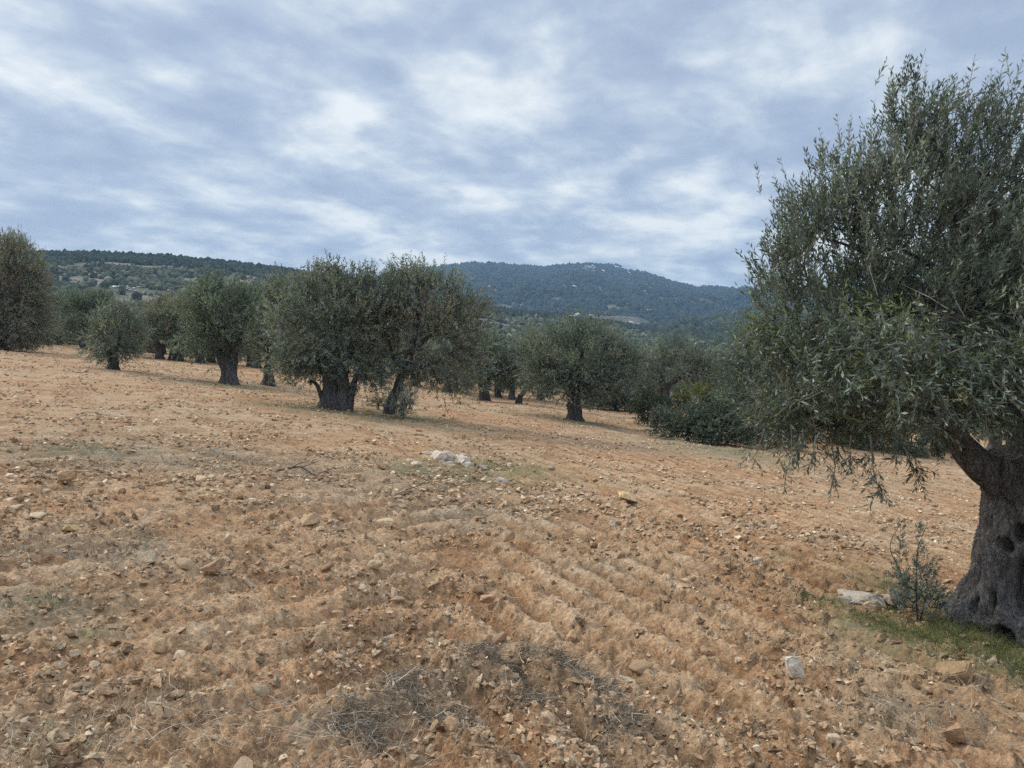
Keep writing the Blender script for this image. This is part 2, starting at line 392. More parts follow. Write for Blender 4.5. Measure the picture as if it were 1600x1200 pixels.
# ------------------------------------------------------------------ hills and mountain
def elev_dir(u, v):
    dx, dy, dz = ray(u, v); h = math.hypot(dx, dy); return math.atan2(dx, dy), dz / h
def hill(name, sky_pts, r0, rr, zb, mat, nr, na, bumpz, power, back, seed, wob=.0):
    az = []; el = []
    for (u, v) in sky_pts:
        a_, e_ = elev_dir(u, v); az.append(a_); el.append(e_)
    a0, a1 = az[0], az[-1]
    AZ = np.linspace(a0, a1, na); EL = np.interp(AZ, az, el)
    ridge = rr * (1 + wob * fbm2(AZ * 4, AZ * 0 + seed, seed, 2))
    zr = CZ + EL * ridge + .004 * bumpz * fbm2(AZ * 60, AZ * 0 + 2.2, seed + 3, 3) * 30
    T = np.concatenate([np.linspace(0, 1, nr), 1 + np.linspace(0, back, nr // 3)[1:]])
    AA, TT = np.meshgrid(AZ, T); RR = r0 + (ridge[None, :] - r0) * TT
    Xh = RR * np.sin(AA); Yh = RR * np.cos(AA)
    prof = np.where(TT < 1, TT ** power, 1 - (TT - 1) ** 1.5 * 1.6)
    Zh = zb + (zr[None, :] - zb) * prof
    Zh += bumpz * fbm2(Xh / rr * 14, Yh / rr * 14, seed, 4) * np.clip(TT * (1.02 - TT) * 4, 0, 1)
    V = np.stack([Xh, Yh, Zh], -1).reshape(-1, 3); n1_, n2_ = len(T), na
    i = np.arange(n1_ - 1)[:, None] * n2_; j = np.arange(n2_ - 1)[None, :]
    F = np.stack([i + j, i + n2_ + j, i + n2_ + j + 1, i + j + 1], -1).reshape(-1, 4)[:, ::-1]
    o = mesh_np(name, V, F, mat, smooth=True); prop(o, kind='structure')
    def samp(a, tt):
        """height by bilinear lookup"""
        ia = np.clip((a - a0) / (a1 - a0) * (na - 1), 0, na - 1.001); it = np.interp(tt, T, np.arange(len(T))); it = np.clip(it, 0, len(T) - 1.001)
        i0 = ia.astype(int); t0 = it.astype(int); fa = ia - i0; ft = it - t0
        G = V.reshape(n1_, n2_, 3)
        return ((G[t0, i0].T * (1 - fa) * (1 - ft) + G[t0, i0 + 1].T * fa * (1 - ft) + G[t0 + 1, i0].T * (1 - fa) * ft + G[t0 + 1, i0 + 1].T * fa * ft)).T
    return samp, (a0, a1)
def hill_mat(name, c1, c2, c3, s):
    m, t, b = new_mat(name, .95, .05)
    co = t.nodes.new('ShaderNodeTexCoord').outputs['Object']
    n = tnoise(t, s, 6, .65, co, .4); n2_ = tnoise(t, s * 7, 4, .7, co)
    c = RAMP(t, n, [(.36, c1), (.5, c2), (.66, c3)])
    c = MIXC(t, 1.0, c, RAMP(t, n2_, [(.3, (.6, .6, .6)), (.7, (1.3, 1.3, 1.3))]), 'MULTIPLY')
    t.links.new(c, b.inputs['Base Color']); return m
M_hillL = hill_mat('scrub_ground', (.085, .09, .06), (.15, .14, .10), (.27, .235, .18), .02)
M_mount = hill_mat('mountain_ground', (.065, .075, .052), (.12, .115, .08), (.26, .225, .165), .006)
M_spur = hill_mat('spur_ground', (.06, .07, .045), (.09, .095, .06), (.20, .17, .12), .01)
sampL, rngL = hill('hill', [(-900, 470), (-600, 440), (-200, 415), (0, 404), (50, 400), (150, 399), (250, 404), (350, 413), (450, 425), (550, 441), (650, 459), (758, 481), (809, 491), (890, 501), (960, 508), (1000, 516), (1060, 528)], 170, 640, -9.5, M_hillL, 90, 260, 2.2, 1.25, .5, 401, .03)
sampS, rngS = hill('hill', [(860, 535), (920, 526), (991, 518), (1048, 507), (1110, 498), (1170, 492), (1300, 484), (1500, 476), (1800, 470), (2200, 480), (2600, 510)], 420, 1000, -11, M_spur, 60, 200, 4, 1.2, .5, 431, .02)
sampM, rngM = hill('mountain', [(-400, 500), (0, 480), (300, 462), (500, 444), (600, 434), (660, 422), (740, 414), (790, 416), (850, 420), (900, 415), (930, 414), (960, 417), (990, 425), (1025, 436), (1060, 446), (1100, 452), (1170, 454), (1300, 452), (1500, 447), (1800, 440), (2200, 455), (2700, 490)], 900, 2300, -12, M_mount, 110, 420, 22, 1.05, .4, 461, .02)

def ico(sub, n, amp, seed, flat=(1, 1, 1)):
    out = []
    for k in range(n):
        bm = bmesh.new(); bmesh.ops.create_icosphere(bm, subdivisions=sub, radius=1)
        V = np.array([v.co[:] for v in bm.verts]); Fa = np.array([[v.index for v in f.verts] for f in bm.faces]); bm.free()
        V = V * (1 + amp * noise3(V + k * 7.7, 1.4, seed + k))[:, None] * np.array(flat)
        out.append((V, Fa))
    return out
def rotz(a):
    c, s = np.cos(a), np.sin(a); o = np.zeros((len(a), 3, 3)); o[:, 0, 0] = c; o[:, 0, 1] = -s; o[:, 1, 0] = s; o[:, 1, 1] = c; o[:, 2, 2] = 1
    return o
def rand_rot(n, tilt=1.0):
    a = rng.uniform(0, 2 * pi, n); Rz = rotz(a)
    ax = nrm(rng.normal(size=(n, 3)) * [1, 1, .2]); th = rng.normal(0, tilt, n)
    K = np.zeros((n, 3, 3)); K[:, 0, 1] = -ax[:, 2]; K[:, 0, 2] = ax[:, 1]; K[:, 1, 0] = ax[:, 2]; K[:, 1, 2] = -ax[:, 0]; K[:, 2, 0] = -ax[:, 1]; K[:, 2, 1] = ax[:, 0]
    Rt = np.eye(3)[None] + np.sin(th)[:, None, None] * K + (1 - np.cos(th))[:, None, None] * (K @ K)
    return Rt @ Rz
def scatter(variants, P, S, Rm, T):
    """merge copies of the variants: P (n,3), S (n,3), Rm (n,3,3), T (n,3)"""
    idx = rng.integers(0, len(variants), len(P)); parts = []
    for k, (V, Fa) in enumerate(variants):
        q = np.where(idx == k)[0]
        if not len(q): continue
        W_ = np.einsum('nij,nvj->nvi', Rm[q], V[None] * S[q][:, None, :]) + P[q][:, None, :]
        Fx = Fa[None] + (np.arange(len(q)) * len(V))[:, None, None]
        Tt = np.repeat(T[q][:, None, :], len(V), 1)
        parts.append((W_.reshape(-1, 3), Fx.reshape(-1, Fa.shape[1]), Tt.reshape(-1, 3)))
    return cat(parts)
blobs = ico(2, 5, .55, 500); blobs1 = ico(1, 6, .5, 520)

# left hill: scrub, with a dense dark pine band along the ridge
def woods(name, samp, rg, n, dens, size, tall, tcol, variants, trange=(0, 1.02)):
    a = rng.uniform(max(rg[0], radians(-46)), min(rg[1], radians(46)), n); tt = rng.uniform(trange[0], trange[1], n) ** .8
    P = samp(a, tt); keep = rng.random(n) < dens(P, tt, a); P = P[keep]; tt = tt[keep]; a = a[keep]; n = len(P)
    s = size * rng.uniform(.55, 1.5, n) * (1 if np.isscalar(size) else 1)
    h = s * tall(tt) * rng.uniform(.8, 1.25, n)
    P[:, 2] += h * .45
    T = tcol(P, tt, n)
    V, F, T = scatter(variants, P, np.stack([s, s, h], -1), rotz(rng.uniform(0, 6.28, n)), T)
    o = mesh_np(name, V, F, M_wood, tint=T, smooth=False); return prop(o, kind='stuff')
def cmix(n, cols, amp=.3):
    c = np.array(cols)[rng.integers(0, len(cols), n)]
    return c * (1 + amp * rng.normal(size=(n, 1))).clip(.4, 1.8)
woods('scrub', sampL, rngL, 26000, lambda P, t, a: np.where(t > .86, 0, sstep(-.3, .25, fbm2(P[:, 0] * .02, P[:, 1] * .02, 77, 3)) * .9 + .06), 1.7, lambda t: .95 + 0 * t,
      lambda P, t, n: cmix(n, [(.08, .095, .055), (.10, .11, .07), (.065, .08, .055), (.14, .14, .10)]), blobs1)
woods('woodland', sampL, rngL, 20000, lambda P, t, a: sstep(.84, .90, t + .05 * noise2(P[:, 0] * .02, P[:, 1] * .02, 79)), 1.9, lambda t: 1.05 + 0 * t,
      lambda P, t, n: cmix(n, [(.045, .06, .04), (.055, .068, .042), (.04, .055, .04)], .2), blobs1, (.76, 1.06))
def mdens(P, t, a):
    n_ = fbm2(P[:, 0] * .006, P[:, 1] * .006, 88, 3)
    u = 800 + 1160 * np.tan(a)
    peak = np.exp(-((u - 925) / 60) ** 2) * sstep(.80, .92, t)
    clear = np.exp(-((u - 1000) / 150) ** 2) * np.exp(-((t - .15) / .07) ** 2)
    return np.clip(.35 + 1.3 * sstep(-.45, .1, n_) - .75 * peak - 1.7 * clear, 0, 1)
woods('woodland', sampM, rngM, 52000, mdens, 6.0, lambda t: .9 + 0 * t,
      lambda P, t, n: cmix(n, [(.034, .050, .036), (.038, .054, .038), (.030, .045, .034), (.044, .057, .04)], .18), blobs1)
woods('woodland', sampS, rngS, 16000, lambda P, t, a: .35 + .65 * sstep(-.4, .1, fbm2(P[:, 0] * .01, P[:, 1] * .01, 98, 3)), 4.0, lambda t: .95 + 0 * t,
      lambda P, t, n: cmix(n, [(.04, .055, .04), (.05, .062, .042), (.07, .08, .05)], .22), blobs1)
# pale rock on the summit and in the clearings
a = rng.normal(0, 1, 260); uu = 925 + 45 * a; tt = rng.uniform(.84, .995, 260)
P1 = sampM(np.arctan((uu - 800) / FPX), tt); keep = fbm2(P1[:, 0] * .012, P1[:, 1] * .012, 91, 2) > -.02; P1 = P1[keep]
uu = rng.uniform(840, 1150, 150); P2 = sampM(np.arctan((uu - 800) / FPX), rng.uniform(.1, .55, 150)); keep = fbm2(P2[:, 0] * .012, P2[:, 1] * .012, 93, 2) > .15; P2 = P2[keep]
uu = rng.uniform(80, 330, 220); P3 = sampL(np.arctan((uu - 800) / FPX), rng.uniform(.35, .75, 220)); keep = fbm2(P3[:, 0] * .03, P3[:, 1] * .03, 95, 2) > .1; P3 = P3[keep]
Pr = np.concatenate([P1, P2, P3]); n = len(Pr)
sz = np.concatenate([rng.uniform(2.5, 8, len(P1)), rng.uniform(2.5, 6, len(P2)), rng.uniform(.4, 1.2, len(P3))])
Pr[:, 2] += sz * .4
V, F, T = scatter(blobs1, Pr, np.stack([sz * 1.4, sz, sz * .55], -1), rotz(rng.uniform(0, 6.28, n)), cmix(n, [(.62, .60, .56), (.52, .50, .46), (.50, .44, .37)], .12))
prop(mesh_np('hillside_rocks', V, F, M_wood, tint=T), kind='stuff')

# ------------------------------------------------------------------ tree builder
def leaves(P, AX, L, Wd, T, fold=.18):
    n = len(P); r = nrm(np.cross(AX, rng.normal(size=(n, 3)))); nn = np.cross(r, AX)
    flip = np.where(nn[:, 2] < 0, -1, 1)[:, None]; flip = np.where(rng.random((n, 1)) < .2, -flip, flip); nn = nn * flip; r = r * flip
    Lc = L[:, None]; Wc = Wd[:, None]
    V = np.stack([P, P + AX * Lc * .5 + r * Wc * .5 + nn * Wc * fold, P + AX * Lc - nn * Lc * .06, P + AX * Lc * .5 - r * Wc * .5 + nn * Wc * fold], 1)
    b = np.arange(n)[:, None] * 4
    return V.reshape(-1, 3), b + np.array([[0, 3, 2, 1]])[:, ::-1], np.repeat(T, 4, 0)
def shoots(P0, D, L, npair, leafL, leafW, T, bend, twig=None):
    """leafy shoots: bend is the vector a shoot curves towards"""
    S = len(P0); t = (np.arange(npair) + .35) / npair
    B = np.broadcast_to(bend, D.shape)
    pt = lambda tt: P0[:, None, :] + L[:, None, None] * (D[:, None, :] * tt[None, :, None] + B[:, None, :] * (tt ** 2)[None, :, None] * .5)
    Pc = pt(t); Dc = nrm(D[:, None, :] + B[:, None, :] * t[None, :, None])
    s0 = nrm(np.cross(D, rng.normal(size=D.shape))); s1 = np.cross(D, s0)
    ph = (np.arange(npair) % 2) * (pi / 2)
    side = s0[:, None, :] * np.cos(ph)[None, :, None] + s1[:, None, :] * np.sin(ph)[None, :, None]
    out = []
    for sg in (1, -1):
        a = rng.uniform(.3, .85, (S, npair, 1))
        ax = nrm(Dc * np.cos(a) + sg * side * np.sin(a) + rng.normal(0, .18, Dc.shape))
        l = leafL * rng.uniform(.65, 1.25, (S, npair)) * (1 - .35 * t[None, :] ** 3)
        m = rng.random((S, npair)) < .93
        TT = np.repeat(T[:, None, :], npair, 1) * (1 + .16 * rng.normal(size=(S, npair, 1))).clip(.5, 1.6)
        out.append(leaves(Pc[m], ax[m], l[m], l[m] * leafW * rng.uniform(.8, 1.2, m.sum()), TT[m]))
    tw = None
    if twig:
        q = np.linspace(0, 1, 3); C = pt(q)
        tw = tubes(C, np.stack([np.full(S, twig), np.full(S, twig * .7), np.full(S, twig * .3)], 1), 3)
    return cat(out), tw
def tubes(C, Rr, k):
    """many short tubes: C (n,m,3) centre lines, Rr (n,m) radii"""
    n, m, _ = C.shape
    d = nrm(C[:, -1] - C[:, 0]); s = nrm(np.cross(d, np.array([.31, .52, .79]))); q = np.cross(d, s)
    a = np.arange(k) * 2 * pi / k
    ring = s[:, None, :] * np.cos(a)[None, :, None] + q[:, None, :] * np.sin(a)[None, :, None]
    V = C[:, :, None, :] + ring[:, None, :, :] * Rr[:, :, None, None]
    i = np.arange(m - 1)[:, None] * k; j = np.arange(k)[None, :]; j2 = (j + 1) % k
    F = np.stack([i + j, i + j2, i + k + j2, i + k + j], -1).reshape(-1, 4)
    F = F[None] + (np.arange(n) * m * k)[:, None, None]
    return V.reshape(-1, 3), F.reshape(-1, 4), None
def sweep(pts, radii, k=12, step=.12, rough=.12, seed=0, flare=0, ridge=0, dents=()):
    """a gnarled limb along a polyline (closed tip)"""
    P = np.array(pts, float); Rr = np.array(radii, float)
    s = np.concatenate([[0], np.cumsum(np.linalg.norm(np.diff(P, axis=0), axis=1))]); n = max(4, int(s[-1] / step))
    q = np.linspace(0, s[-1], n)
    def cr(Y):
        Yp = np.concatenate([[2 * Y[0] - Y[1]], Y, [2 * Y[-1] - Y[-2]]]); i = np.clip(np.searchsorted(s, q, side='right') - 1, 0, len(s) - 2)
        t = ((q - s[i]) / (s[i + 1] - s[i]))[:, None]; p0, p1, p2, p3 = Yp[i], Yp[i + 1], Yp[i + 2], Yp[i + 3]
        return .5 * (2 * p1 + (p2 - p0) * t + (2 * p0 - 5 * p1 + 4 * p2 - p3) * t ** 2 + (3 * p1 - p0 - 3 * p2 + p3) * t ** 3)
    C = cr(P); R1 = np.maximum(cr(Rr[:, None])[:, 0], .002)
    T = nrm(np.gradient(C, axis=0)); r = nrm(np.cross(T[0], [0, 1, .1])); rs = []
    for i in range(n):
        r = nrm(r - T[i] * np.dot(r, T[i])); rs.append(r)
    rs = np.array(rs); ss = np.cross(T, rs)
    a = np.arange(k) * 2 * pi / k
    AA = a[None, :] + 0 * q[:, None]; QQ = q[:, None] + 0 * AA
    ring = rs[:, None, :] * np.cos(a)[None, :, None] + ss[:, None, :] * np.sin(a)[None, :, None]
    base = C[:, None, :] + ring * R1[:, None, None]
    f = 1 + rough * noise3(base / max(R1.max(), .02) * 1.0, 1.1, seed) + rough * .6 * noise3(base / max(R1.max(), .02), 3.1, seed + 4)
    if ridge:
        tw = QQ * 1.1
        f = f + ridge * (1 - 2 * np.abs(noise2(np.cos(AA + tw) * 2.2 + 3, np.sin(AA + tw) * 2.2 + QQ * .5, seed + 8))) * .9
        f = f + ridge * .5 * noise2(np.cos(AA + tw) * 6 + 3, np.sin(AA + tw) * 6 + QQ * .9, seed + 18)
        if k > 60: f = f + ridge * .35 * (.4 - np.abs(noise2(np.cos(AA + tw) * 15 + 3, np.sin(AA + tw) * 15 + QQ * 4, seed + 28))) + ridge * .25 * noise2(np.cos(AA + tw) * 30, np.sin(AA + tw) * 30 + QQ * 9, seed + 38)
    if flare:
        h = QQ / s[-1]
        f = f + flare * np.exp(-h * 7) * (.8 + .7 * noise2(np.cos(AA) * 1.8, np.sin(AA) * 1.8 + 5, seed + 30) + .35 * np.cos(AA * 5 + seed))
    for (aa, qq, ra, rq, dep) in dents:
        da = np.angle(np.exp(1j * (AA - aa))); f = f - dep * np.exp(-((da / ra) ** 2 + ((QQ - qq) / rq) ** 2) ** 2)
    V = C[:, None, :] + ring * (R1[:, None] * f)[:, :, None]
    i = np.arange(n - 1)[:, None] * k; j = np.arange(k)[None, :]; j2 = (j + 1) % k
    F = np.stack([i + j, i + j2, i + k + j2, i + k + j], -1).reshape(-1, 4)
    V = np.concatenate([V.reshape(-1, 3), [C[-1] + T[-1] * R1[-1] * .4]]); tip = len(V) - 1
    cap = np.array([[(n - 1) * k + x, (n - 1) * k + (x + 1) % k, tip, tip] for x in range(k)])
    return V, F, cap
def sweep_obj(name, items, mat, parent, loc=None):
    """several sweeps in one mesh (triangle caps included)"""
    Vs, Fq, Ft, n = [], [], [], 0
    for V, F, cap in items:
        Vs.append(V); Fq += (F + n).tolist(); Ft += [c[:3] for c in (cap + n).tolist()]; n += len(V)
    me = bpy.data.meshes.new(name); me.from_pydata(np.concatenate(Vs).tolist(), [], Fq + Ft)
    for p in me.polygons: p.use_smooth = True
    me.materials.append(mat)
    o = bpy.data.objects.new(name, me); COL.objects.link(o)
    if parent: o.parent = parent
    return o
def skeleton(nodes, clusters, step, jit, tip_r, gamma=.46):
    """grow branches from the nodes to each cluster; returns segments as tubes"""
    P = [np.array(n) for n in nodes]; par = [-1] * len(P); fixed = len(P); tips = []
    c0 = np.mean(P, 0)
    for c in sorted(clusters, key=lambda c: np.linalg.norm(c - c0)):
        A_ = np.array(P); d = np.linalg.norm(A_ - c, axis=1) + .35 * np.linalg.norm(A_ - c0, axis=1) * 0
        d = d + np.maximum(0, A_[:, 2] - c[2]) * .8
        k = int(np.argmin(d)); a_ = P[k]; L = np.linalg.norm(c - a_); m = max(1, int(L / step)); prev = k
        for i in range(1, m + 1):
            t = i / m; q = a_ + (c - a_) * t + np.array([0, 0, .12 * L * sin(pi * t)]) + (rng.normal(0, jit, 3) if i < m else 0)
            P.append(q); par.append(prev); prev = len(P) - 1
        tips.append(prev)
    cnt = np.zeros(len(P))
    for tnode in tips:
        k = tnode
        while k >= 0: cnt[k] += 1; k = par[k]
    P = np.array(P); par = np.array(par); r = tip_r * np.maximum(cnt, 1) ** gamma
    q = np.where(par >= 0)[0]
    pr = np.where(par[q] >= fixed, r[par[q]], r[q] * 1.15)
    C = np.stack([P[par[q]], (P[par[q]] + P[q]) / 2, P[q]], 1)
    return tubes(C, np.stack([pr, (pr + r[q]) / 2, r[q] * 1.0], 1), 6)
def in_lobes(lobes, n, shell=.55):
    """sample n points inside ellipsoid lobes, more of them towards the outside"""
    vol = np.array([l[1][0] * l[1][1] * l[1][2] for l in lobes]) ** .75; pk = vol / vol.sum()
    k = rng.choice(len(lobes), n, p=pk); d = nrm(rng.normal(size=(n, 3))); r = rng.random(n) ** (shell * .5)
    C = np.array([l[0] for l in lobes])[k]; R_l = np.array([l[1] for l in lobes])[k]
    return C + d * r[:, None] * R_l, k
OLIVE_TINTS = [(1, 1, 1), (.92, 1.0, .92), (1.15, 1.1, .9), (1.1, 1.0, .9), (.85, .95, .95), (1.0, 1.0, 1.05)]
def crown_mesh(lobes, nclus, per, leafL, leafW, npair, shootL, spread, up=.7, lean=(0, 0, 0), tints=OLIVE_TINTS, shell=.6, twig=None, droop=.0, tamp=.14, keepfn=None):
    Cl, k = in_lobes(lobes, nclus, shell)
    if keepfn is not None: Cl = Cl[keepfn(Cl)]
    nclus = len(Cl)
    cen = np.mean([l[0] for l in lobes], 0)
    tc_ = np.array(tints)[rng.integers(0, len(tints), nclus)] * (1 + tamp * rng.normal(size=(nclus, 1)))
    ci = np.repeat(np.arange(nclus), per); n = len(ci)
    P0 = Cl[ci] + rng.normal(0, spread, (n, 3)) * [1, 1, .8]
    o = nrm((Cl[ci] - cen) * [1, 1, .8])
    D = nrm(o * .75 + np.array([0, 0, up]) + np.array(lean) + rng.normal(0, .48, (n, 3)))
    low = (Cl[ci][:, 2] < cen[2] - .35)
    D[low] = nrm(D[low] - np.array([0, 0, up * .7 + droop]))
    L = shootL * rng.uniform(.6, 1.4, n)
    B = np.where(low[:, None], np.array([[0, 0, -.3]]), np.array([[0, 0, .25]]))
    (V, F, T), tw = shoots(P0, D, L, npair, leafL, leafW, tc_[ci], B, twig)
    return Cl, (V, F, T), tw

def tree_px(name, base, lobes_px, trunks_px, label, catg, group=None, dist=None, leaf=(.115, .27), dens=1.0, per=13, tints=OLIVE_TINTS, up=.7, lmat=None,
            depth=1.0, lean=(0, 0, 0), bark=None, tamp=.14, clus=1.0, spread=.2, flare=.8, basedrop=.25):
    """a tree standing where the ray through `base` meets the ground, sized from its outline there"""
    if dist is None: bx, by = hit(*base)
    else:
        by = dist; bx = at(base[0], base[1], by)[0]
    bz = float(macro(np.float64(bx), np.float64(by)))
    O = np.array([bx, by, bz]); s = by / FPX
    lobes = []
    for l in lobes_px:
        u, v, ru, rv = l[:4]; dy = l[4] if len(l) > 4 else rng.uniform(-.35, .35)
        c = at(u, v, by) - O; c[1] += dy * ru * s
        lobes.append((c, (ru * s * 1.03, ru * s * 1.03 * depth, rv * s * .99)))
    for q in range(max(3, len(lobes) // 2)):      # uneven outline: small outlying tufts
        c_, R3 = lobes[int(rng.integers(0, len(lobes_px)))]; a_ = rng.uniform(-.3, pi + .3); f_ = rng.uniform(.28, .45)
        lobes.append((c_ + np.array([cos(a_) * R3[0], rng.normal(0, .5) * R3[1], sin(a_) * R3[2]]) * .92, tuple(r_ * f_ for r_ in R3)))
    area = sum(l[1][0] * l[1][2] * pi for l in lobes)
    ll, lw = leaf
    nleaf = dens * area * 4.4 / (ll * ll * lw * .5)
    npair = 7; nsh = nleaf / (npair * 2); nclus = max(14, int(nsh / per * clus)); per_ = max(4, int(nsh / nclus))
    E = empty(name, O, label, catg, group)
    Cl, (V, F, T), _ = crown_mesh(lobes, nclus, per_, ll, lw, npair, ll * 2.6, spread, up, lean, tints, tamp=tamp)
    ok = V.reshape(-1, 4, 3)[:, :, 2].min(1) + bz > macro(V[::4, 0] + bx, V[::4, 1] + by) + .05
    F = F[ok]
    mesh_np('crown', V, F, lmat or M_leaf, E, tint=T)
    items = []; nodes = []
    for ti, tr in enumerate(trunks_px):
        pts = []; rr = []
        for q in tr:
            c = at(q[0], q[1], by) - O
            if len(q) > 3: c[1] += q[3]
            pts.append(c); rr.append(q[2] * s / 2 * .86)
        gz = lambda p: float(macro(np.float64(p[0] + bx), np.float64(p[1] + by))) - bz
        if abs(pts[0][2] - gz(pts[0])) < .8:
            pts[0][2] = gz(pts[0]) - basedrop
            fl = flare
        else: fl = 0
        items.append(sweep(pts, rr, 14, .12, .16, int(rng.integers(1, 900)), flare=fl, ridge=.13)); nodes += [np.array(p) for p in pts[1:]]
    bk = bark or M_bark_far
    if items: sweep_obj('trunk', items, bk, E)
    top = [n_ for n_ in nodes if n_[2] > .5] or nodes
    if top:
        sub = Cl[rng.permutation(len(Cl))[:min(len(Cl), 90)]]
        V, F, T = skeleton(top, sub, .4, .05, ll * .07)
        mesh_np('branches', V, F, bk, E, smooth=True)
    return E

# ------------------------------------------------------------------ the olive trees of the field, from the left
G_OL = 'olive trees in the field'
BROWN = [(1.2, 1.0, .85), (1.1, 1.05, .95), (1.0, 1.0, .9), (1.25, 1.0, .85)]
GREENT = [(.85, .96, .82), (.95, 1.03, .88), (1.0, 1.06, .9)]
DARK = [(.7, .8, .7), (.8, .9, .8), (.9, .95, .85)]
tree_px('olive_tree', (-12, 556), [(-30, 470, 70, 80), (20, 420, 42, 40), (45, 500, 36, 50), (0, 470, 60, 75), (15, 390, 22, 24), (40, 455, 28, 34), (-80, 440, 70, 80), (30, 525, 34, 24)],
        [[(-14, 556, 44), (-12, 530, 34), (-8, 500, 26), (0, 460, 16)], [(-12, 532, 24), (-35, 500, 18), (-50, 460, 10)]],
        'brownish grey olive tree at the left edge, tall crown reaching down to the soil', 'tree', G_OL, dist=40, tints=BROWN, up=1.0, dens=1.1)
tree_px('olive_tree', (98, 556), [(85, 500, 30, 38), (65, 520, 22, 30), (100, 475, 26, 20), (95, 530, 30, 22)],
        [[(92, 556, 12), (92, 530, 8), (88, 500, 6)]], 'dark dense olive tree just right of the tall left-edge olive, crown near the ground', 'tree', G_OL, dist=56, tints=DARK)
tree_px('olive_tree', (130, 559), [(135, 492, 40, 34), (155, 505, 28, 30), (118, 505, 26, 32), (140, 470, 26, 18)],
        [[(128, 559, 13), (131, 545, 10), (127, 530, 9), (132, 505, 6)]], 'olive tree with a thin dark crooked trunk behind the small round olive on the left', 'tree', G_OL, dist=50, tints=DARK)
tree_px('olive_tree', (177, 578), [(180, 520, 38, 34), (158, 530, 24, 28), (205, 530, 26, 30), (180, 500, 28, 18), (178, 548, 26, 16)],
        [[(175, 578, 22), (178, 565, 13), (180, 550, 10), (185, 525, 7)], [(178, 562, 9), (168, 545, 7), (160, 530, 5)]],
        'smallest round olive tree of the front row, its short trunk flared at the foot', 'tree', G_OL)
tree_px('olive_tree', (272, 563), [(272, 500, 44, 36), (245, 515, 28, 32), (300, 515, 32, 34), (275, 480, 34, 22), (262, 535, 30, 14)],
        [[(276, 567, 26), (274, 553, 17), (270, 535, 12), (265, 510, 8)], [(276, 555, 12), (288, 538, 9), (296, 515, 6)]],
        'grey-green olive tree between the smallest olive and the stout-trunked one, farther back', 'tree', G_OL, dist=47, tints=BROWN)
tree_px('olive_tree', (358, 600), [(350, 480, 58, 34), (322, 510, 36, 44), (378, 505, 40, 44), (345, 460, 42, 20), (350, 530, 44, 30), (305, 535, 22, 26), (392, 480, 26, 26)],
        [[(358, 601, 36), (358, 590, 27), (356, 575, 24), (350, 558, 26)], [(352, 566, 17), (338, 545, 13), (328, 515, 8)], [(358, 568, 17), (368, 545, 13), (380, 515, 8)], [(356, 565, 14), (356, 530, 10), (352, 500, 6)]],
        'broad dark green olive tree on a stout pale trunk, left of the slim-trunked one', 'tree', G_OL, tints=DARK + GREENT)
tree_px('olive_tree', (420, 602), [(425, 490, 44, 40), (440, 470, 34, 28), (412, 520, 34, 36), (450, 515, 34, 42), (425, 455, 28, 18), (425, 545, 30, 20)],
        [[(420, 603, 24), (420, 590, 15), (419, 575, 13), (422, 555, 12), (426, 520, 8)], [(421, 562, 8), (440, 540, 6), (450, 510, 4)]],
        'slimmer olive tree with a straight pale trunk left of the great double-trunked olive', 'tree', G_OL, tints=OLIVE_TINTS + BROWN)
tree_px('olive_tree', (448, 585), [(452, 520, 30, 34), (470, 530, 24, 28), (440, 500, 24, 24)], [[(448, 586, 12), (449, 572, 9), (452, 550, 7), (455, 525, 5)]],
        'small olive tree half hidden behind the slim-trunked olive and the double-trunked one', 'tree', G_OL, dist=42, tints=DARK)
tree_px('olive_tree', (524, 640), [(510, 480, 54, 50), (545, 480, 52, 44), (480, 520, 44, 56), (520, 540, 56, 46), (575, 520, 46, 60), (510, 445, 34, 18), (465, 555, 32, 32), (560, 455, 36, 26), (600, 570, 26, 32), (500, 575, 34, 22), (598, 470, 30, 30), (475, 460, 28, 24), (565, 585, 26, 20)],
        [[(516, 640, 40), (515, 620, 28), (516, 600, 24), (512, 580, 24), (500, 555, 18), (488, 520, 10)], [(538, 640, 26), (535, 622, 22), (537, 605, 20), (534, 588, 22), (540, 565, 16), (552, 530, 10)],
         [(524, 588, 26), (524, 570, 20), (522, 540, 14), (520, 500, 8)], [(541, 600, 14), (556, 590, 10), (572, 575, 8), (590, 560, 5)], [(510, 605, 9), (495, 601, 7), (482, 597, 4)]],
        'great old olive tree with a split double trunk and a wide crown in mid-row', 'tree', G_OL, tints=OLIVE_TINTS + DARK, flare=.75, basedrop=.2)
tree_px('olive_tree', (610, 648), [(640, 470, 50, 46), (680, 490, 48, 54), (630, 445, 32, 24), (655, 440, 26, 20), (705, 520, 42, 56), (650, 540, 48, 46), (690, 575, 44, 34), (725, 490, 26, 34), (610, 480, 34, 46), (735, 555, 22, 36), (640, 590, 34, 20), (598, 530, 26, 40), (690, 450, 30, 18), (715, 600, 22, 22)],
        [[(604, 650, 24), (611, 630, 18), (621, 607, 15), (628, 585, 14), (640, 555, 13), (647, 530, 11), (650, 505, 8), (655, 475, 5)], [(641, 552, 9), (665, 530, 7), (690, 505, 5)], [(632, 575, 7), (655, 575, 6), (690, 562, 4)], [(628, 585, 8), (612, 550, 6), (606, 510, 4)]],
        'tall olive tree leaning right on a thin slanting trunk, bushy shoots at its foot', 'tree', G_OL, tints=OLIVE_TINTS + BROWN, up=.9, dens=.78, flare=.15, basedrop=.2)
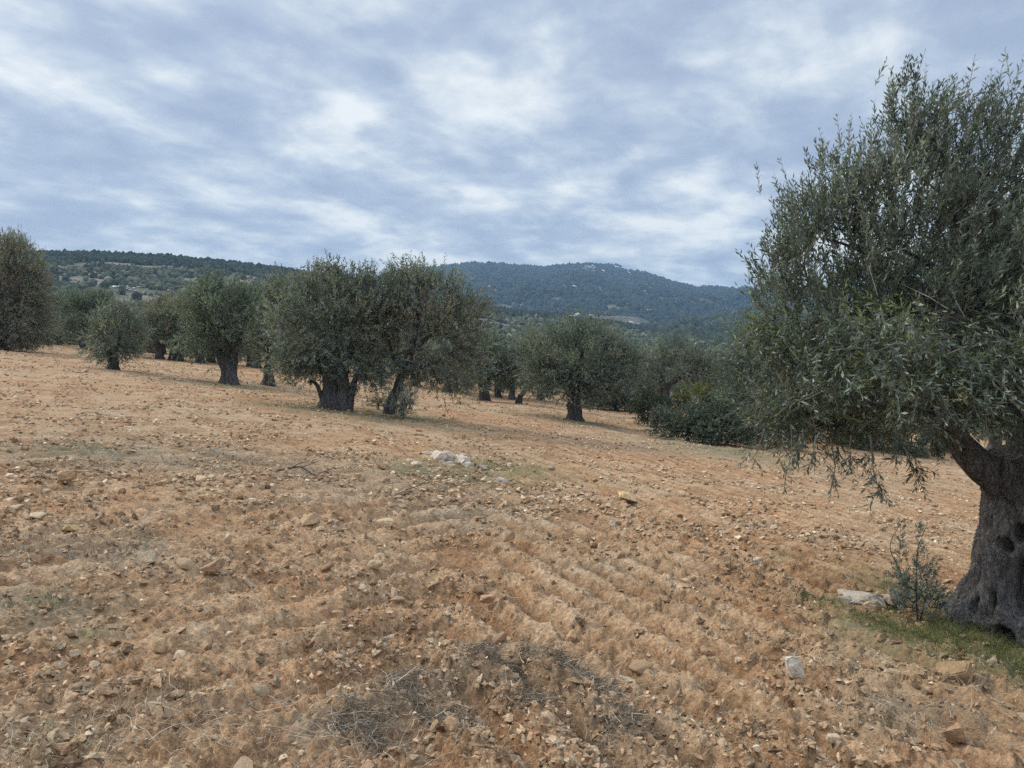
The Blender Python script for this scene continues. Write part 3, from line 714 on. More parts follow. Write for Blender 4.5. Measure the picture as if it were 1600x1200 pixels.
tree_px('olive_tree', (757, 628), [(755, 560, 34, 34), (775, 575, 28, 36), (735, 580, 24, 34), (765, 535, 24, 18)],
        [[(757, 629, 20), (756, 612, 16), (754, 598, 15), (758, 575, 9)], [(755, 600, 9), (745, 580, 7), (738, 560, 5)], [(758, 600, 9), (770, 585, 7), (780, 562, 4)]],
        'olive tree with a dark forked trunk between the leaning olive and the bent little one', 'tree', G_OL, dist=38, tints=DARK)
tree_px('olive_tree', (812, 636), [(818, 575, 30, 32), (835, 560, 28, 30), (800, 580, 22, 28), (822, 540, 24, 18)],
        [[(810, 636, 12), (812, 622, 8), (820, 610, 7), (824, 590, 6), (824, 560, 4)]],
        'little olive tree with a bent thin trunk left of the round-crowned olive', 'tree', G_OL, dist=38, tints=OLIVE_TINTS)
tree_px('olive_tree', (898, 657), [(880, 560, 56, 46), (920, 560, 56, 44), (850, 575, 38, 38), (895, 525, 46, 26), (905, 512, 20, 16), (955, 575, 46, 42), (880, 600, 48, 26), (985, 570, 28, 34), (930, 600, 40, 26), (840, 555, 28, 28)],
        [[(898, 659, 30), (898, 642, 24), (897, 625, 23), (893, 605, 22)], [(890, 612, 15), (875, 590, 11), (858, 565, 7)], [(898, 610, 15), (905, 580, 11), (910, 545, 7)], [(902, 615, 12), (925, 592, 9), (950, 570, 6)]],
        'round-crowned olive tree with a short straight trunk right of centre', 'tree', G_OL, tints=GREENT + OLIVE_TINTS)
tree_px('olive_tree', (962, 645), [(962, 590, 46, 42), (940, 610, 34, 32), (985, 600, 36, 40), (965, 560, 36, 24), (955, 630, 44, 18)],
        [[(960, 646, 14), (961, 625, 10), (963, 595, 7)]], 'dark olive tree whose crown hangs to the soil behind and right of the round-crowned olive', 'tree', G_OL, dist=42, tints=DARK + OLIVE_TINTS, dens=1.2)
tree_px('olive_tree', (1040, 655), [(1055, 565, 42, 28), (1100, 575, 44, 34), (1020, 575, 28, 30), (1080, 555, 40, 18), (1130, 580, 34, 34), (1010, 600, 24, 26)],
        [[(1042, 655, 26), (1040, 635, 18), (1038, 610, 15), (1033, 592, 10), (1028, 578, 6)], [(1037, 612, 11), (1050, 598, 9), (1066, 588, 9), (1084, 580, 8), (1100, 584, 5)]],
        'old olive tree with a bare dark limb arching right above the bushes', 'tree', G_OL, dist=40, tints=OLIVE_TINTS, dens=.8)
tree_px('olive_tree', (1175, 690), [(1170, 570, 36, 46), (1155, 610, 34, 46), (1195, 540, 40, 44), (1200, 610, 44, 50), (1180, 520, 30, 22), (1230, 580, 44, 60), (1165, 650, 34, 34)],
        [[(1185, 692, 34), (1185, 665, 24), (1183, 630, 18), (1180, 590, 10)], [(1184, 650, 14), (1205, 620, 11), (1225, 580, 7)]],
        'dark olive tree right of the bushes, half hidden by the near olive', 'tree', G_OL, dist=30, tints=DARK, dens=1.1)
tree_px('olive_tree', (1310, 712), [(1310, 560, 70, 60), (1260, 600, 44, 54), (1360, 590, 60, 60), (1310, 640, 70, 40), (1330, 510, 50, 36)],
        [[(1312, 712, 34), (1310, 690, 26), (1308, 660, 22), (1300, 620, 14)], [(1310, 670, 16), (1335, 640, 12), (1350, 600, 8)]],
        'olive tree seen behind the left part of the near olive crown', 'tree', G_OL, dist=33, tints=DARK)
tree_px('olive_tree', (1470, 720), [(1470, 580, 80, 60), (1420, 620, 50, 54), (1530, 610, 60, 60), (1480, 650, 80, 36), (1480, 530, 50, 36)],
        [[(1472, 722, 34), (1470, 700, 26), (1468, 670, 22), (1460, 630, 14)]],
        'olive tree seen behind the trunk of the near olive, farther down the field', 'tree', G_OL, dist=36, tints=DARK)

# bushes
def bush(base, lobes, label, dist=None, mat=None, tints=DARK, leaf=(.10, .42), dens=1.4, grp='bushes at the right end of the field', name='bush', catg='bush'):
    return tree_px(name, base, lobes, [[(base[0], base[1], 8), (base[0] + 1, base[1] - 14, 6), (base[0] + 4, base[1] - 26, 3)]], label, catg, grp, dist=dist,
                   leaf=leaf, dens=dens, tints=tints, lmat=mat or M_bushleaf, up=.5, spread=.16, flare=.2)
BT = [(1.1, 1.15, 1.1), (.95, 1.0, .95), (1.3, 1.3, 1.25)]
bush((1022, 668), [(1020, 640, 26, 26), (1038, 645, 20, 20), (1008, 650, 16, 16)], 'small dark green bush, leftmost of the bushes', tints=DARK)
bush((1075, 690), [(1072, 665, 38, 24), (1045, 672, 24, 16), (1095, 660, 30, 24), (1060, 648, 20, 16)], 'low dark bush with silvery leaves at the field corner, second bush from the left', tints=BT)
bush((1135, 696), [(1130, 668, 34, 28), (1155, 672, 30, 28), (1105, 678, 24, 18), (1140, 650, 26, 18)], 'widest dark bush beside the near olive crown', tints=BT)
bush((1095, 660), [(1092, 622, 28, 26), (1110, 632, 22, 22), (1075, 635, 20, 22)], 'yellowish green shrub standing behind the low dark bushes', dist=32, tints=[(1.9, 1.6, .7), (1.5, 1.5, .8), (1.3, 1.1, .8)], dens=1.0)
bush((1215, 700), [(1215, 672, 34, 26), (1245, 678, 28, 22), (1190, 680, 24, 18)], 'dark bush behind the hanging left sprays of the near olive', tints=DARK)
bush((1400, 718), [(1390, 692, 50, 22), (1430, 695, 36, 20), (1350, 695, 36, 20)], 'long low bush under the far olives, seen below the near crown', dist=31, tints=DARK)
tree_px('shrub', (631, 655), [(632, 632, 12, 20), (624, 640, 10, 14), (640, 642, 9, 14)], [[(630, 656, 2), (631, 640, 1.5), (632, 622, 1)]],
        'upright tuft of olive shoots growing at the foot of the leaning olive', 'shrub', None, leaf=(.09, .25), dens=.9, up=1.6, tints=OLIVE_TINTS, flare=.2, spread=.12)
tree_px('shrub', (592, 642), [(590, 632, 10, 9), (598, 636, 8, 6)], [[(592, 644, 3), (591, 634, 2), (590, 628, 1.5)]],
        'low sparse weed clump between the double-trunked olive and the leaning one', 'shrub', None, leaf=(.09, .25), dens=.6, up=1.3, tints=BROWN, flare=.2, spread=.12)

# ------------------------------------------------------------------ the grove beyond the field: copies of four trees
def proto(k, tints):
    lobes = []
    for q in range(7):
        a = q * 2 * pi / 7 + rng.uniform(-.3, .3); rr = rng.uniform(.7, 1.2)
        lobes.append((np.array([cos(a) * rr, sin(a) * rr, rng.uniform(1.6, 2.9)]), (rng.uniform(.9, 1.3),) * 2 + (rng.uniform(.8, 1.15),)))
    lobes.append((np.array([0, 0, 3.2]), (1.3, 1.3, 1.0)))
    Cl, (V, F, T), _ = crown_mesh(lobes, 95, 9, .17, .3, 7, .42, .24, .8, tints=tints)
    E = empty('olive_tree', (0, 0, 0), 'x', 'tree')
    mesh_np('crown', V, F, M_leaf, E, tint=T)
    it = [sweep([(0, 0, -.3), (.03, 0, .3), (0, .05, .9), (.1, .1, 1.5)], [.42, .3, .26, .22], 12, .15, .16, k + 40, flare=.5, ridge=.1),
          sweep([(.05, .05, 1.2), (.5, .2, 1.8), (.9, .3, 2.6)], [.2, .13, .06], 8, .15, .16, k + 50), sweep([(.0, .05, 1.2), (-.45, -.2, 1.9), (-.8, -.3, 2.7)], [.2, .13, .06], 8, .15, .16, k + 60)]
    sweep_obj('trunk', it, M_bark_far, E)
    return E
protos = [proto(k, tt) for k, tt in enumerate([OLIVE_TINTS, GREENT + OLIVE_TINTS, BROWN + OLIVE_TINTS, DARK + OLIVE_TINTS])]
def copy_tree(o):
    c = o.copy(); COL.objects.link(c)
    for ch in o.children:
        d = ch.copy(); COL.objects.link(d); d.parent = c
    return c
spots = []
def put(u, y, sc=1.0): spots.append((at(u, 560, y)[0], y, sc))
for u, y, s_ in [(250, 46, .75), (312, 47, .8), (400, 46, .85), (468, 46, .8), (800, 43, .65), (845, 44, .7), (1000, 43, .75), (700, 44, .7), (60, 62, .95), (215, 52, .85), (330, 50, .9), (392, 50, .9), (462, 52, .9), (712, 46, .7), (778, 44, .65), (850, 50, .75), (962, 54, .85), (1015, 48, .8), (560, 48, .8), (650, 46, .75), (235, 58, .95), (205, 66, 1.0), (325, 60, 1.05), (300, 75, 1.1), (395, 62, 1.15), (150, 72, 1.0), (60, 68, 1.0), (20, 80, 1.1), (110, 85, 1.0), (250, 90, 1.1), (350, 88, 1.15), (440, 70, 1.1), (480, 60, 1.0),
                 (700, 60, .85), (745, 66, .9), (725, 52, .8), (790, 62, .85), (840, 70, .95), (780, 50, .75), (860, 58, .9), (930, 66, .95), (990, 62, .95), (1035, 58, .9), (1075, 66, 1.0), (1120, 60, 1.0), (1160, 70, 1.05), (1100, 52, .9), (1060, 80, 1.0), (1010, 84, 1.0), (1150, 52, .95),
                 (1200, 62, 1.0), (1260, 56, 1.0), (1340, 60, 1.0), (1420, 54, 1.0), (1500, 60, 1.0), (1580, 52, 1.0), (1560, 40, 1.0), (1640, 48, 1.0), (560, 62, 1.0), (620, 66, 1.0), (660, 56, .95), (520, 80, 1.0), (600, 90, 1.0),
                 (-60, 60, 1.1), (-150, 52, 1.1), (-260, 48, 1.0), (1720, 40, 1.0), (1820, 46, 1.0)]:
    put(u, y, s_)
for k in range(26): put(-60 + 1240 * (k + rng.uniform(.1, .9)) / 26, rng.uniform(54, 74), rng.uniform(.85, 1.05))
for k in range(110):
    y = rng.uniform(85, 190); put(rng.uniform(-250, 1850), y, rng.uniform(.85, 1.25))
for k, (x, y, s_) in enumerate(spots):
    o = protos[k % 4] if k < 4 else copy_tree(protos[int(rng.integers(0, 4))])
    o.location = (x, y, float(macro(np.float64(x), np.float64(y))) - .05); o.rotation_euler = (0, 0, rng.uniform(0, 6.28)); o.scale = (s_ * rng.uniform(.95, 1.15), s_ * rng.uniform(.95, 1.15), s_ * rng.uniform(.85, 1.1))
    uu = 800 + 1160 * x / y
    wh = [(-9e9, 'out beyond the left edge olive'), (-20, 'behind the tall left-edge olive'), (90, 'behind the small round olive'), (225, 'left of the stout-trunked olive'), (310, 'behind the stout-trunked olive'), (400, 'behind the slim-trunked olive'), (470, 'behind the double-trunked olive'),
          (570, 'behind the leaning olive'), (700, 'in the gap right of the leaning olive'), (800, 'behind the round-crowned olive'), (960, 'below the mountain clearing'), (1060, 'behind the arching bare limb'), (1160, 'behind the near olive crown'), (1400, 'behind the near olive trunk'), (1600, 'out beyond the right edge')]
    pl = [w_ for a_, w_ in wh if uu >= a_][-1]; dd = 'first rows' if y < 62 else 'middle rows' if y < 100 else 'distant rows' if y < 145 else 'farthest rows'
    sz_ = 'small' if s_ < .95 else 'middling' if s_ < 1.1 else 'large'
    o['label'] = '%s grove olive in the %s, %s' % (sz_, dd, pl); o['group'] = 'olive grove beyond the field'; o['category'] = 'tree'

# ------------------------------------------------------------------ the near olive on the right
HX, HY = HEROX, HEROY; HZ = float(macro(np.float64(HX), np.float64(HY)))
O = np.array([HX, HY, HZ]); hs = HY / FPX
HE = empty('olive_tree', O, 'large near olive tree with a thick gnarled grey trunk, cut by the right edge', 'tree', G_OL)
def hp(u, v, dy=0.0): return at(u, v, HY + dy) - O
def line(pts): return [hp(*p[:2], p[3] if len(p) > 3 else 0) for p in pts], [p[2] * hs / 2 for p in pts]
tp, tr = line([(1610, 1030, 246), (1611, 965, 192), (1613, 890, 150), (1615, 825, 132), (1617, 772, 126), (1610, 735, 130), (1606, 705, 108)])
tp[0][2] = -.25
dents = [(.82, .78, .22, .20, .55), (.46, 1.06, .15, .065, .42), (.72, 1.18, .14, .06, .42), (.63, .37, .16, .11, .42), (.26, .36, .14, .08, .34), (-.12, .72, .1, .15, .26), (.1, .52, .08, .1, .24), (.42, .62, .06, .12, .2), (1.2, .45, .2, .15, .35), (0, 1.25, .07, .14, .16), (1.3, 1.1, .2, .2, .3), (2.4, .9, .2, .15, .3)]
main = sweep(tp, tr, 160, .013, .09, 5, flare=.95, ridge=.13, dents=dents)
sweep_obj('trunk', [main], M_bark, HE)
limbs = []
def limb(pts, seed, k=18): 
    p_, r_ = line(pts); limbs.append(p_); return sweep(p_, r_, k, .05, .13, seed, ridge=.08)
l1 = [limb([(1600, 790, 84), (1564, 750, 58), (1524, 720, 44), (1494, 684, 38), (1472, 640, 36, -.1), (1474, 590, 34, -.2), (1482, 540, 30, -.25), (1484, 490, 27, -.3), (1495, 440, 22, -.2), (1500, 380, 14), (1490, 320, 7), (1480, 260, 2)], 11)]
l2 = [limb([(1615, 760, 100), (1618, 700, 76, .1), (1600, 630, 58, .2), (1585, 560, 44, .3), (1575, 470, 34, .3), (1560, 380, 18, .2), (1545, 290, 9, .1), (1530, 210, 2)], 12)]
l3 = [limb([(1625, 760, 100), (1660, 690, 66), (1710, 610, 48), (1750, 520, 36), (1770, 420, 24), (1760, 320, 12)], 13)]
l4 = [limb([(1476, 610, 26, -.15), (1440, 585, 18, -.2), (1395, 560, 12, -.4), (1340, 545, 7, -.5), (1280, 530, 2, -.5)], 14, 12),
      limb([(1484, 500, 22, -.25), (1450, 455, 13, 0), (1400, 430, 9, .1), (1340, 390, 5, .1), (1280, 370, 2, 0)], 15, 12),
      limb([(1520, 715, 30, 0), (1500, 680, 18, -.2), (1470, 655, 12, -.4), (1420, 640, 7, -.5), (1360, 630, 2, -.6)], 16, 12),
      limb([(1605, 700, 40, 0), (1620, 660, 26, -.3), (1640, 600, 18, -.5), (1650, 530, 9, -.6), (1640, 450, 2, -.7)], 17, 12)]
for L_ in (l1, l2, l3): sweep_obj('limb', L_, M_bark, HE)
sweep_obj('branches', l4, M_bark, HE)

# crown lobes: (u, v, radius px, radius px, metres nearer (-) or farther (+))
HL = [(1478, 215, 90, 95, .2), (1560, 190, 80, 80, .1), (1430, 170, 48, 52, .1), (1530, 150, 60, 45, .0), (1480, 130, 30, 36, .1), (1420, 280, 75, 85, 0), (1360, 335, 60, 65, .1), (1300, 330, 44, 46, .2), (1265, 370, 50, 62, .1), (1225, 430, 40, 60, 0), (1208, 405, 22, 26, 0),
      (1500, 330, 120, 110, .3), (1590, 300, 110, 120, 0), (1450, 450, 120, 110, 0), (1330, 450, 100, 90, .2), (1560, 470, 130, 120, -.4), (1270, 520, 84, 80, 0), (1205, 530, 34, 60, .1), (1400, 560, 110, 90, -.7), (1500, 590, 110, 90, -.7), (1600, 600, 110, 90, -.9),
      (1300, 610, 90, 74, -.2), (1225, 620, 46, 62, .1), (1370, 655, 80, 55, -.5), (1450, 655, 70, 42, -1.0), (1560, 660, 70, 40, -1.0), (1270, 670, 66, 36, 0), (1350, 690, 60, 26, -.4), (1440, 560, 90, 90, 1.0), (1330, 560, 90, 80, 1.0), (1540, 540, 100, 100, 1.1),
      (1480, 420, 120, 100, 1.0), (1700, 360, 150, 170, 0), (1720, 560, 150, 130, -.2), (1680, 240, 110, 110, .2), (1800, 460, 110, 150, .1), (1700, 480, 150, 150, 1.2), (1700, 480, 130, 120, -1.2), (1600, 420, 130, 120, 1.1), (1650, 660, 100, 50, -.8)]
HL = [(u, v, ru, min(rv, 664 - v) if v > 560 else rv, dy) for (u, v, ru, rv, dy) in HL if v < 645]
HL = [(u, v + (48 if v < 200 else 36 if v < 260 else 12 if v < 340 else 0), ru, rv * (.9 if v < 260 else 1), dy) for (u, v, ru, rv, dy) in HL]
HL += [(1410, 175, 46, 54, .1), (1382, 232, 44, 54, .1), (1300, 300, 46, 44, .1), (1262, 340, 46, 46, .1), (1365, 296, 60, 60, 0), (1212, 410, 34, 50, .1), (1270, 640, 76, 32, .1), (1350, 645, 70, 28, .2), (1210, 640, 34, 34, .1), (1640, 650, 80, 30, -.3)]
lobes = []
for (u, v, ru, rv, dy) in HL:
    s_ = (HY + dy) / FPX
    lobes.append((hp(u, v, dy), (ru * s_, ru * s_ * 1.15 if ru > 60 else ru * s_ * 1.6, rv * s_)))
TW = .0026
HT = [(.95, .98, .96), (.8, .86, .84), (1.15, 1.15, 1.1), (.66, .74, .72), (1.0, 1.05, 1.1), (1.3, 1.25, 1.2)]
def topbias(P):      # thinner foliage high up, sky shows through
    keep = rng.random(len(P)) < np.clip(1.12 - .30 * np.maximum(P[:, 2] - 2.0, 0), .42, 1)
    return keep
Cl, A_, tw = crown_mesh(lobes, 1900, 7, .060, .235, 7, .20, .085, 1.4, lean=(.38, 0, 0), tints=HT, shell=.85, twig=TW, droop=.1, tamp=.24, keepfn=topbias)
parts_l, parts_t = [A_], [tw]
# low warmer-green shoots inside
inner = [l for l, q in zip(lobes, HL) if q[1] > 500]
_, B_, tw2 = crown_mesh(inner, 260, 5, .060, .2, 7, .24, .1, .5, tints=[(1.3, 1.4, .75), (1.1, 1.25, .7), (1.3, 1.1, .8), (.75, .8, .74)], shell=.9, twig=TW, droop=.3)
parts_l.append(B_); parts_t.append(tw2)
# upright sprigs that break the outline at the top and the left
sp = [(1430, 118), (1468, 100), (1480, 95), (1500, 118), (1548, 105), (1562, 100), (1585, 140), (1400, 140), (1385, 165), (1370, 190), (1362, 215), (1357, 250), (1330, 255), (1312, 262), (1298, 268), (1270, 290), (1245, 312), (1230, 320), (1222, 345), (1208, 365), (1196, 400), (1185, 420), (1178, 462), (1165, 480), (1172, 520), (1165, 560), (1163, 600), (1175, 640), (1445, 110), (1515, 125), (1600, 150)]
sp = [(u + (8 if u < 1400 else 0), v + (26 if v < 330 else 8)) for (u, v) in sp]
P0 = []; D0 = []
for (u, v) in sp:
    for q in range(3):
        P0.append(hp(u + rng.normal(6, 5), v + 46 + rng.normal(0, 9), rng.normal(0, .12))); D0.append(nrm(np.array([rng.normal(.05 if v > 250 else .2, .25), rng.normal(0, .25), 1.0])))
for q in range(60):
    u, v = sp[rng.integers(0, len(sp))]
    P0.append(hp(u + 30 + abs(rng.normal(0, 12)), v + 66 + abs(rng.normal(0, 20)), rng.normal(0, .2))); D0.append(nrm(np.array([rng.normal(-.05, .4), rng.normal(0, .3), 1.0])))
P0 = np.array(P0); D0 = np.array(D0); n = len(P0)
(Vq, Fq, Tq), t3 = shoots(P0, D0, rng.uniform(.12, .24, n), 8, .062, .21, np.ones((n, 3)) * rng.uniform(.85, 1.15, (n, 1)), np.array([[.1, 0, .3]]), TW)
parts_l.append((Vq, Fq, Tq)); parts_t.append(t3)
# sprays hanging from the underside
hang = [((1195, 690), (1172, 742), 3), ((1212, 700), (1226, 772), 4), ((1240, 690), (1238, 735), 4), ((1275, 700), (1270, 740), 5), ((1298, 705), (1299, 785), 4), ((1330, 700), (1330, 765), 5), ((1360, 700), (1376, 795), 9), ((1400, 690), (1400, 740), 6),
        ((1425, 700), (1438, 772), 8), ((1460, 690), (1462, 720), 5), ((1380, 700), (1350, 745), 5), ((1310, 690), (1310, 730), 6), ((1415, 690), (1420, 745), 6), ((1255, 690), (1255, 720), 5), ((1490, 690), (1480, 712), 4)]
stems = []
for (a_, b_, m) in hang:
    dy = rng.uniform(-.7, -.1); p = hp(a_[0], a_[1] - 20, dy); q = hp(b_[0], b_[1] - 22, dy)
    mid_ = (p + q) / 2 + rng.normal(0, .03, 3); stems.append(np.array([p, mid_, q]))
    f = rng.uniform(.35, 1, m)[:, None]; PP = p + (q - p) * f + rng.normal(0, .012, (m, 3)); DD = nrm(nrm(q - p)[None] + rng.normal(0, .55, (m, 3)))
    pale = 1.7 if b_ in ((1226, 772), (1299, 785)) else 1.0
    (Vq, Fq, Tq), t3 = shoots(PP, DD, rng.uniform(.10, .17, m), 6, .062, .21, np.ones((m, 3)) * rng.uniform(.75, 1.0, (m, 1)) * pale, np.array([[0, 0, -.4]]), TW)
    parts_l.append((Vq, Fq, Tq)); parts_t.append(t3)
S_ = np.array(stems); parts_t.append(tubes(S_, np.tile([[.006, .004, .0025]], (len(S_), 1)), 4))
V, F, T = cat(parts_l); M_leafh = leaf_mat('olive_leaf_near', (.080, .104, .072), (.23, .26, .22), rough=.42, transl=.22, spec=.5)
mesh_np('crown', V, F, M_leafh, HE, tint=T)
V, F, T = cat([(a_, b_, None) for a_, b_, _ in parts_t]); mesh_np('twigs', V, F, M_twig, HE, tint=np.tile([[.16, .145, .125]], (len(V), 1)))
nodes = [p for L_ in limbs for p in L_[3:]]
V, F, T = skeleton(nodes, Cl[:520], .16, .028, .0034, .5)
mesh_np('branches', V, F, M_bark, HE, smooth=True)
# pale bare dead twigs
n = 80; P0 = in_lobes([l for l, q in zip(lobes, HL) if q[1] > 330 and q[4] < .5], n, .5)[0]; D = nrm(rng.normal(size=(n, 3)) * [1, .6, .9]); L = rng.uniform(.15, .5, (n, 1))
C = np.stack([P0, P0 + D * L * .5 + rng.normal(0, .04, (n, 3)), P0 + D * L + rng.normal(0, .07, (n, 3))], 1)
for k in range(n):
    V, F, _ = tubes(C[k:k + 1], np.array([[.005, .0035, .0015]]), 5); mesh_np('dead_twig', V, F, M_twig, HE, tint=np.tile([[.30, .27, .23]], (len(V), 1)))

# ------------------------------------------------------------------ stones
def hull(n, seed, ax=(1, 1, 1), box=.0):
    r_ = np.random.default_rng(seed); P = nrm(r_.normal(size=(n, 3)))
    if box: P = np.sign(P) * np.abs(P) ** (1 - box)
    P = P * r_.uniform(.75, 1.0, (n, 1)) * np.array(ax)
    bm = bmesh.new(); [bm.verts.new(p) for p in P]; bmesh.ops.convex_hull(bm, input=bm.verts[:]); 
    for v in [v for v in bm.verts if not v.link_faces]: bm.verts.remove(v)
    return bm
def tri_np(bm):
    bmesh.ops.triangulate(bm, faces=bm.faces[:]); bm.verts.index_update()
    V = np.array([v.co[:] for v in bm.verts]); F = np.array([[v.index for v in f.verts] for f in bm.faces]); bm.free(); return V, F
rough_stones = []
for k in range(14):
    bm = hull(13 + k % 6, 600 + k, (1, .8, .62)); bmesh.ops.bevel(bm, geom=bm.edges[:], offset=.06, segments=1, affect='EDGES'); rough_stones.append(tri_np(bm))
tiny = [tri_np(hull(9, 700 + k, (1, .8, .65))) for k in range(10)]
clods = []
for k in range(10):
    bm = hull(12 + k, 800 + k, (1, .9, .7), .1); bmesh.ops.triangulate(bm, faces=bm.faces[:]); bmesh.ops.subdivide_edges(bm, edges=bm.edges[:], cuts=1, use_grid_fill=True)
    V, F_ = tri_np(bm); clods.append((V * (1 + .5 * noise3(V, 2.2, 9 + k) + .3 * noise3(V, 5.5, 19 + k))[:, None], F_))
M_stone, t, b = new_mat('limestone', .92, .2)
co = t.nodes.new('ShaderNodeTexCoord').outputs['Object']
tn = attr(t, 'tint'); f1 = tnoise(t, 22, 5, .65, co); f2 = tnoise(t, 90, 4, .6, co)
tn = MIXC(t, 1.0, tn, (1.02, .95, .86), 'MULTIPLY')
c = MIXC(t, 1.0, tn, RAMP(t, f1, [(.3, (.70, .62, .54)), (.5, (.97, .95, .93)), (.7, (1.12, 1.12, 1.12))]), 'MULTIPLY')
c = MIXC(t, 1.0, c, RAMP(t, f2, [(.3, (.82, .80, .78)), (.7, (1.12, 1.12, 1.12))]), 'MULTIPLY')
t.links.new(c, b.inputs['Base Color']); n0 = bump(t, b, f1, .8, .012); bump(t, b, f2, .7, .004, n0)
M_clod = simple_tint('soil_clod', .97, .05, nscale=60, namp=.5, bumpd=.008, bscale=90)
STC = [(.47, .35, .235), (.53, .41, .29), (.60, .49, .37), (.44, .31, .20), (.64, .55, .43), (.42, .29, .185)]
SOILC = [(.37, .25, .15), (.41, .285, .175), (.44, .315, .20), (.34, .22, .13), (.45, .34, .225)]
def fov_scatter(n, d0, d1, pw=1.0, half=43):
    """points on the ground in front of the camera, denser near it"""
    d = d0 * (d1 / d0) ** (rng.random(n) ** pw); a = np.radians(rng.uniform(-half, half, n))
    return d * np.sin(a), d * np.cos(a), d
def clear_of_hero(x, y): return np.hypot(x - HX, y - HY) > .75
def bed(name, variants, n, d0, d1, smin, smax, spw, cols, mat, flat=(1, 1, 1), sink=.25, smooth=False, dmin=.0012, half=43, pw=1.0, extra=None, tilt=.35):
    x, y, d = fov_scatter(n, d0, d1, pw, half)
    keep = clear_of_hero(x, y) & (rng.random(n) < (.10 + 1.2 * sstep(-.35, .5, fbm2(x * .7, y * .7, 901, 3)) ** 1.5)); x, y, d = x[keep], y[keep], d[keep]
    ph = (furrow_phase(x, y) / .35) % 1.0; keep = (np.minimum(ph, 1 - ph) > .13) | (rng.random(len(x)) < .3) | (d > 14); x, y, d = x[keep], y[keep], d[keep]; n = len(x)
    s = smin + (smax - smin) * rng.random(n) ** spw; s = np.maximum(s, dmin * d)
    S = s[:, None] * np.array(flat) * rng.uniform(.7, 1.3, (n, 3))
    z = ground_z(x, y) + S[:, 2] * (1 - sink * 2) * .5
    V, F, T = scatter(variants, np.stack([x, y, z], -1), S, rand_rot(n, tilt), cmix(n, cols, .2))
    o = mesh_np(name, V, F, mat, tint=T, smooth=smooth); return prop(o, kind='stuff')
bed('gravel', tiny, 60000, 1.9, 16, .004, .026, 3.2, STC, M_stone, (1, 1, .8), .1, tilt=.9)
bed('gravel', tiny, 44000, 8, 60, .016, .065, 2.4, STC + [(.62, .53, .41)], M_stone, (1, 1, .75), .1, dmin=.0011)
bed('soil_clods', clods, 30000, 1.9, 13, .005, .045, 2.8, SOILC, M_clod, (1, 1, .75), .30, tilt=1.0)
bed('soil_clods', [(V, F) for V, F in ico(1, 6, .9, 830)], 16000, 7, 45, .015, .05, 2.6, SOILC, M_clod, (1, 1, .75), .2, tilt=1.0)

def gzl(x, y, r, q=62):
    a_ = rng.uniform(0, 6.28, 60); r_ = r * np.sqrt(rng.random(60)); return float(np.percentile(ground_z(x + r_ * np.cos(a_), y + r_ * np.sin(a_)), q))
def gz1(x, y): return float(ground_z(np.array([x]), np.array([y]))[0])
def single(name, VF, x, y, s, rz, tint, label, catg, group=None, tilt=(0, 0), sink=.3, mat=None, smooth=False, zup=None):
    V, F = VF; V = V * np.array(s)
    cx, sx_ = cos(tilt[0]), sin(tilt[0]); cy_, sy_ = cos(tilt[1]), sin(tilt[1]); cz_, sz_ = cos(rz), sin(rz)
    Rm = np.array([[cz_, -sz_, 0], [sz_, cz_, 0], [0, 0, 1]]) @ np.array([[cy_, 0, sy_], [0, 1, 0], [-sy_, 0, cy_]]) @ np.array([[1, 0, 0], [0, cx, -sx_], [0, sx_, cx]])
    V = V @ Rm.T; h = V[:, 2].max() - V[:, 2].min()
    z0 = gzl(x, y, float(np.abs(V[:, :2]).max()) * .9, 86)
    V[:, 2] -= V[:, 2].min() + sink * h
    Tt = np.tile([tint], (len(V), 1)).astype(float)
    o = mesh_np(name, V, F, mat or M_stone, tint=Tt, smooth=smooth, loc=(x, y, z0))
    return prop(o, label, catg, group)
def big_rock(seed, n=16, ax=(1, .8, .6), box=.3, sub=2, amp=.06, bev=.07):
    bm = hull(n, seed, ax, box); bmesh.ops.bevel(bm, geom=bm.edges[:], offset=bev, segments=2, affect='EDGES')
    bmesh.ops.triangulate(bm, faces=bm.faces[:]); bmesh.ops.subdivide_edges(bm, edges=bm.edges[:], cuts=sub, use_grid_fill=True)
    V, F = tri_np(bm); V = V * (1 + amp * noise3(V, 2.4, seed) + amp * .5 * noise3(V, 7, seed + 3))[:, None]
    return V, F
WHITE = (.52, .50, .46); GREYW = (.52, .50, .45)
def stone_px(u, v, wpx, hpx, tint, label, seed, rz=None, n=14, box=.3, tilt=(.1, .1), sink=.25, ratio=.8, group=None):
    """a named stone: base at (u, v + half its height), width and height in photo pixels"""
    x, y = hit(u, v + hpx * .42); s = y / FPX; w = wpx * s / 2 * 1.12; h = hpx * s / 2 * 1.25
    return single('stone', big_rock(seed, n, (1, 1, 1), box), x, y, (w, w * ratio, h), (seed * .7) % .9 - .45 if rz is None else rz, tint, label, 'stone', group, tilt, sink)
TAN = (.50, .38, .255); PALE = (.58, .49, .37); BRN = (.40, .28, .19); PINK = (.52, .37, .27)
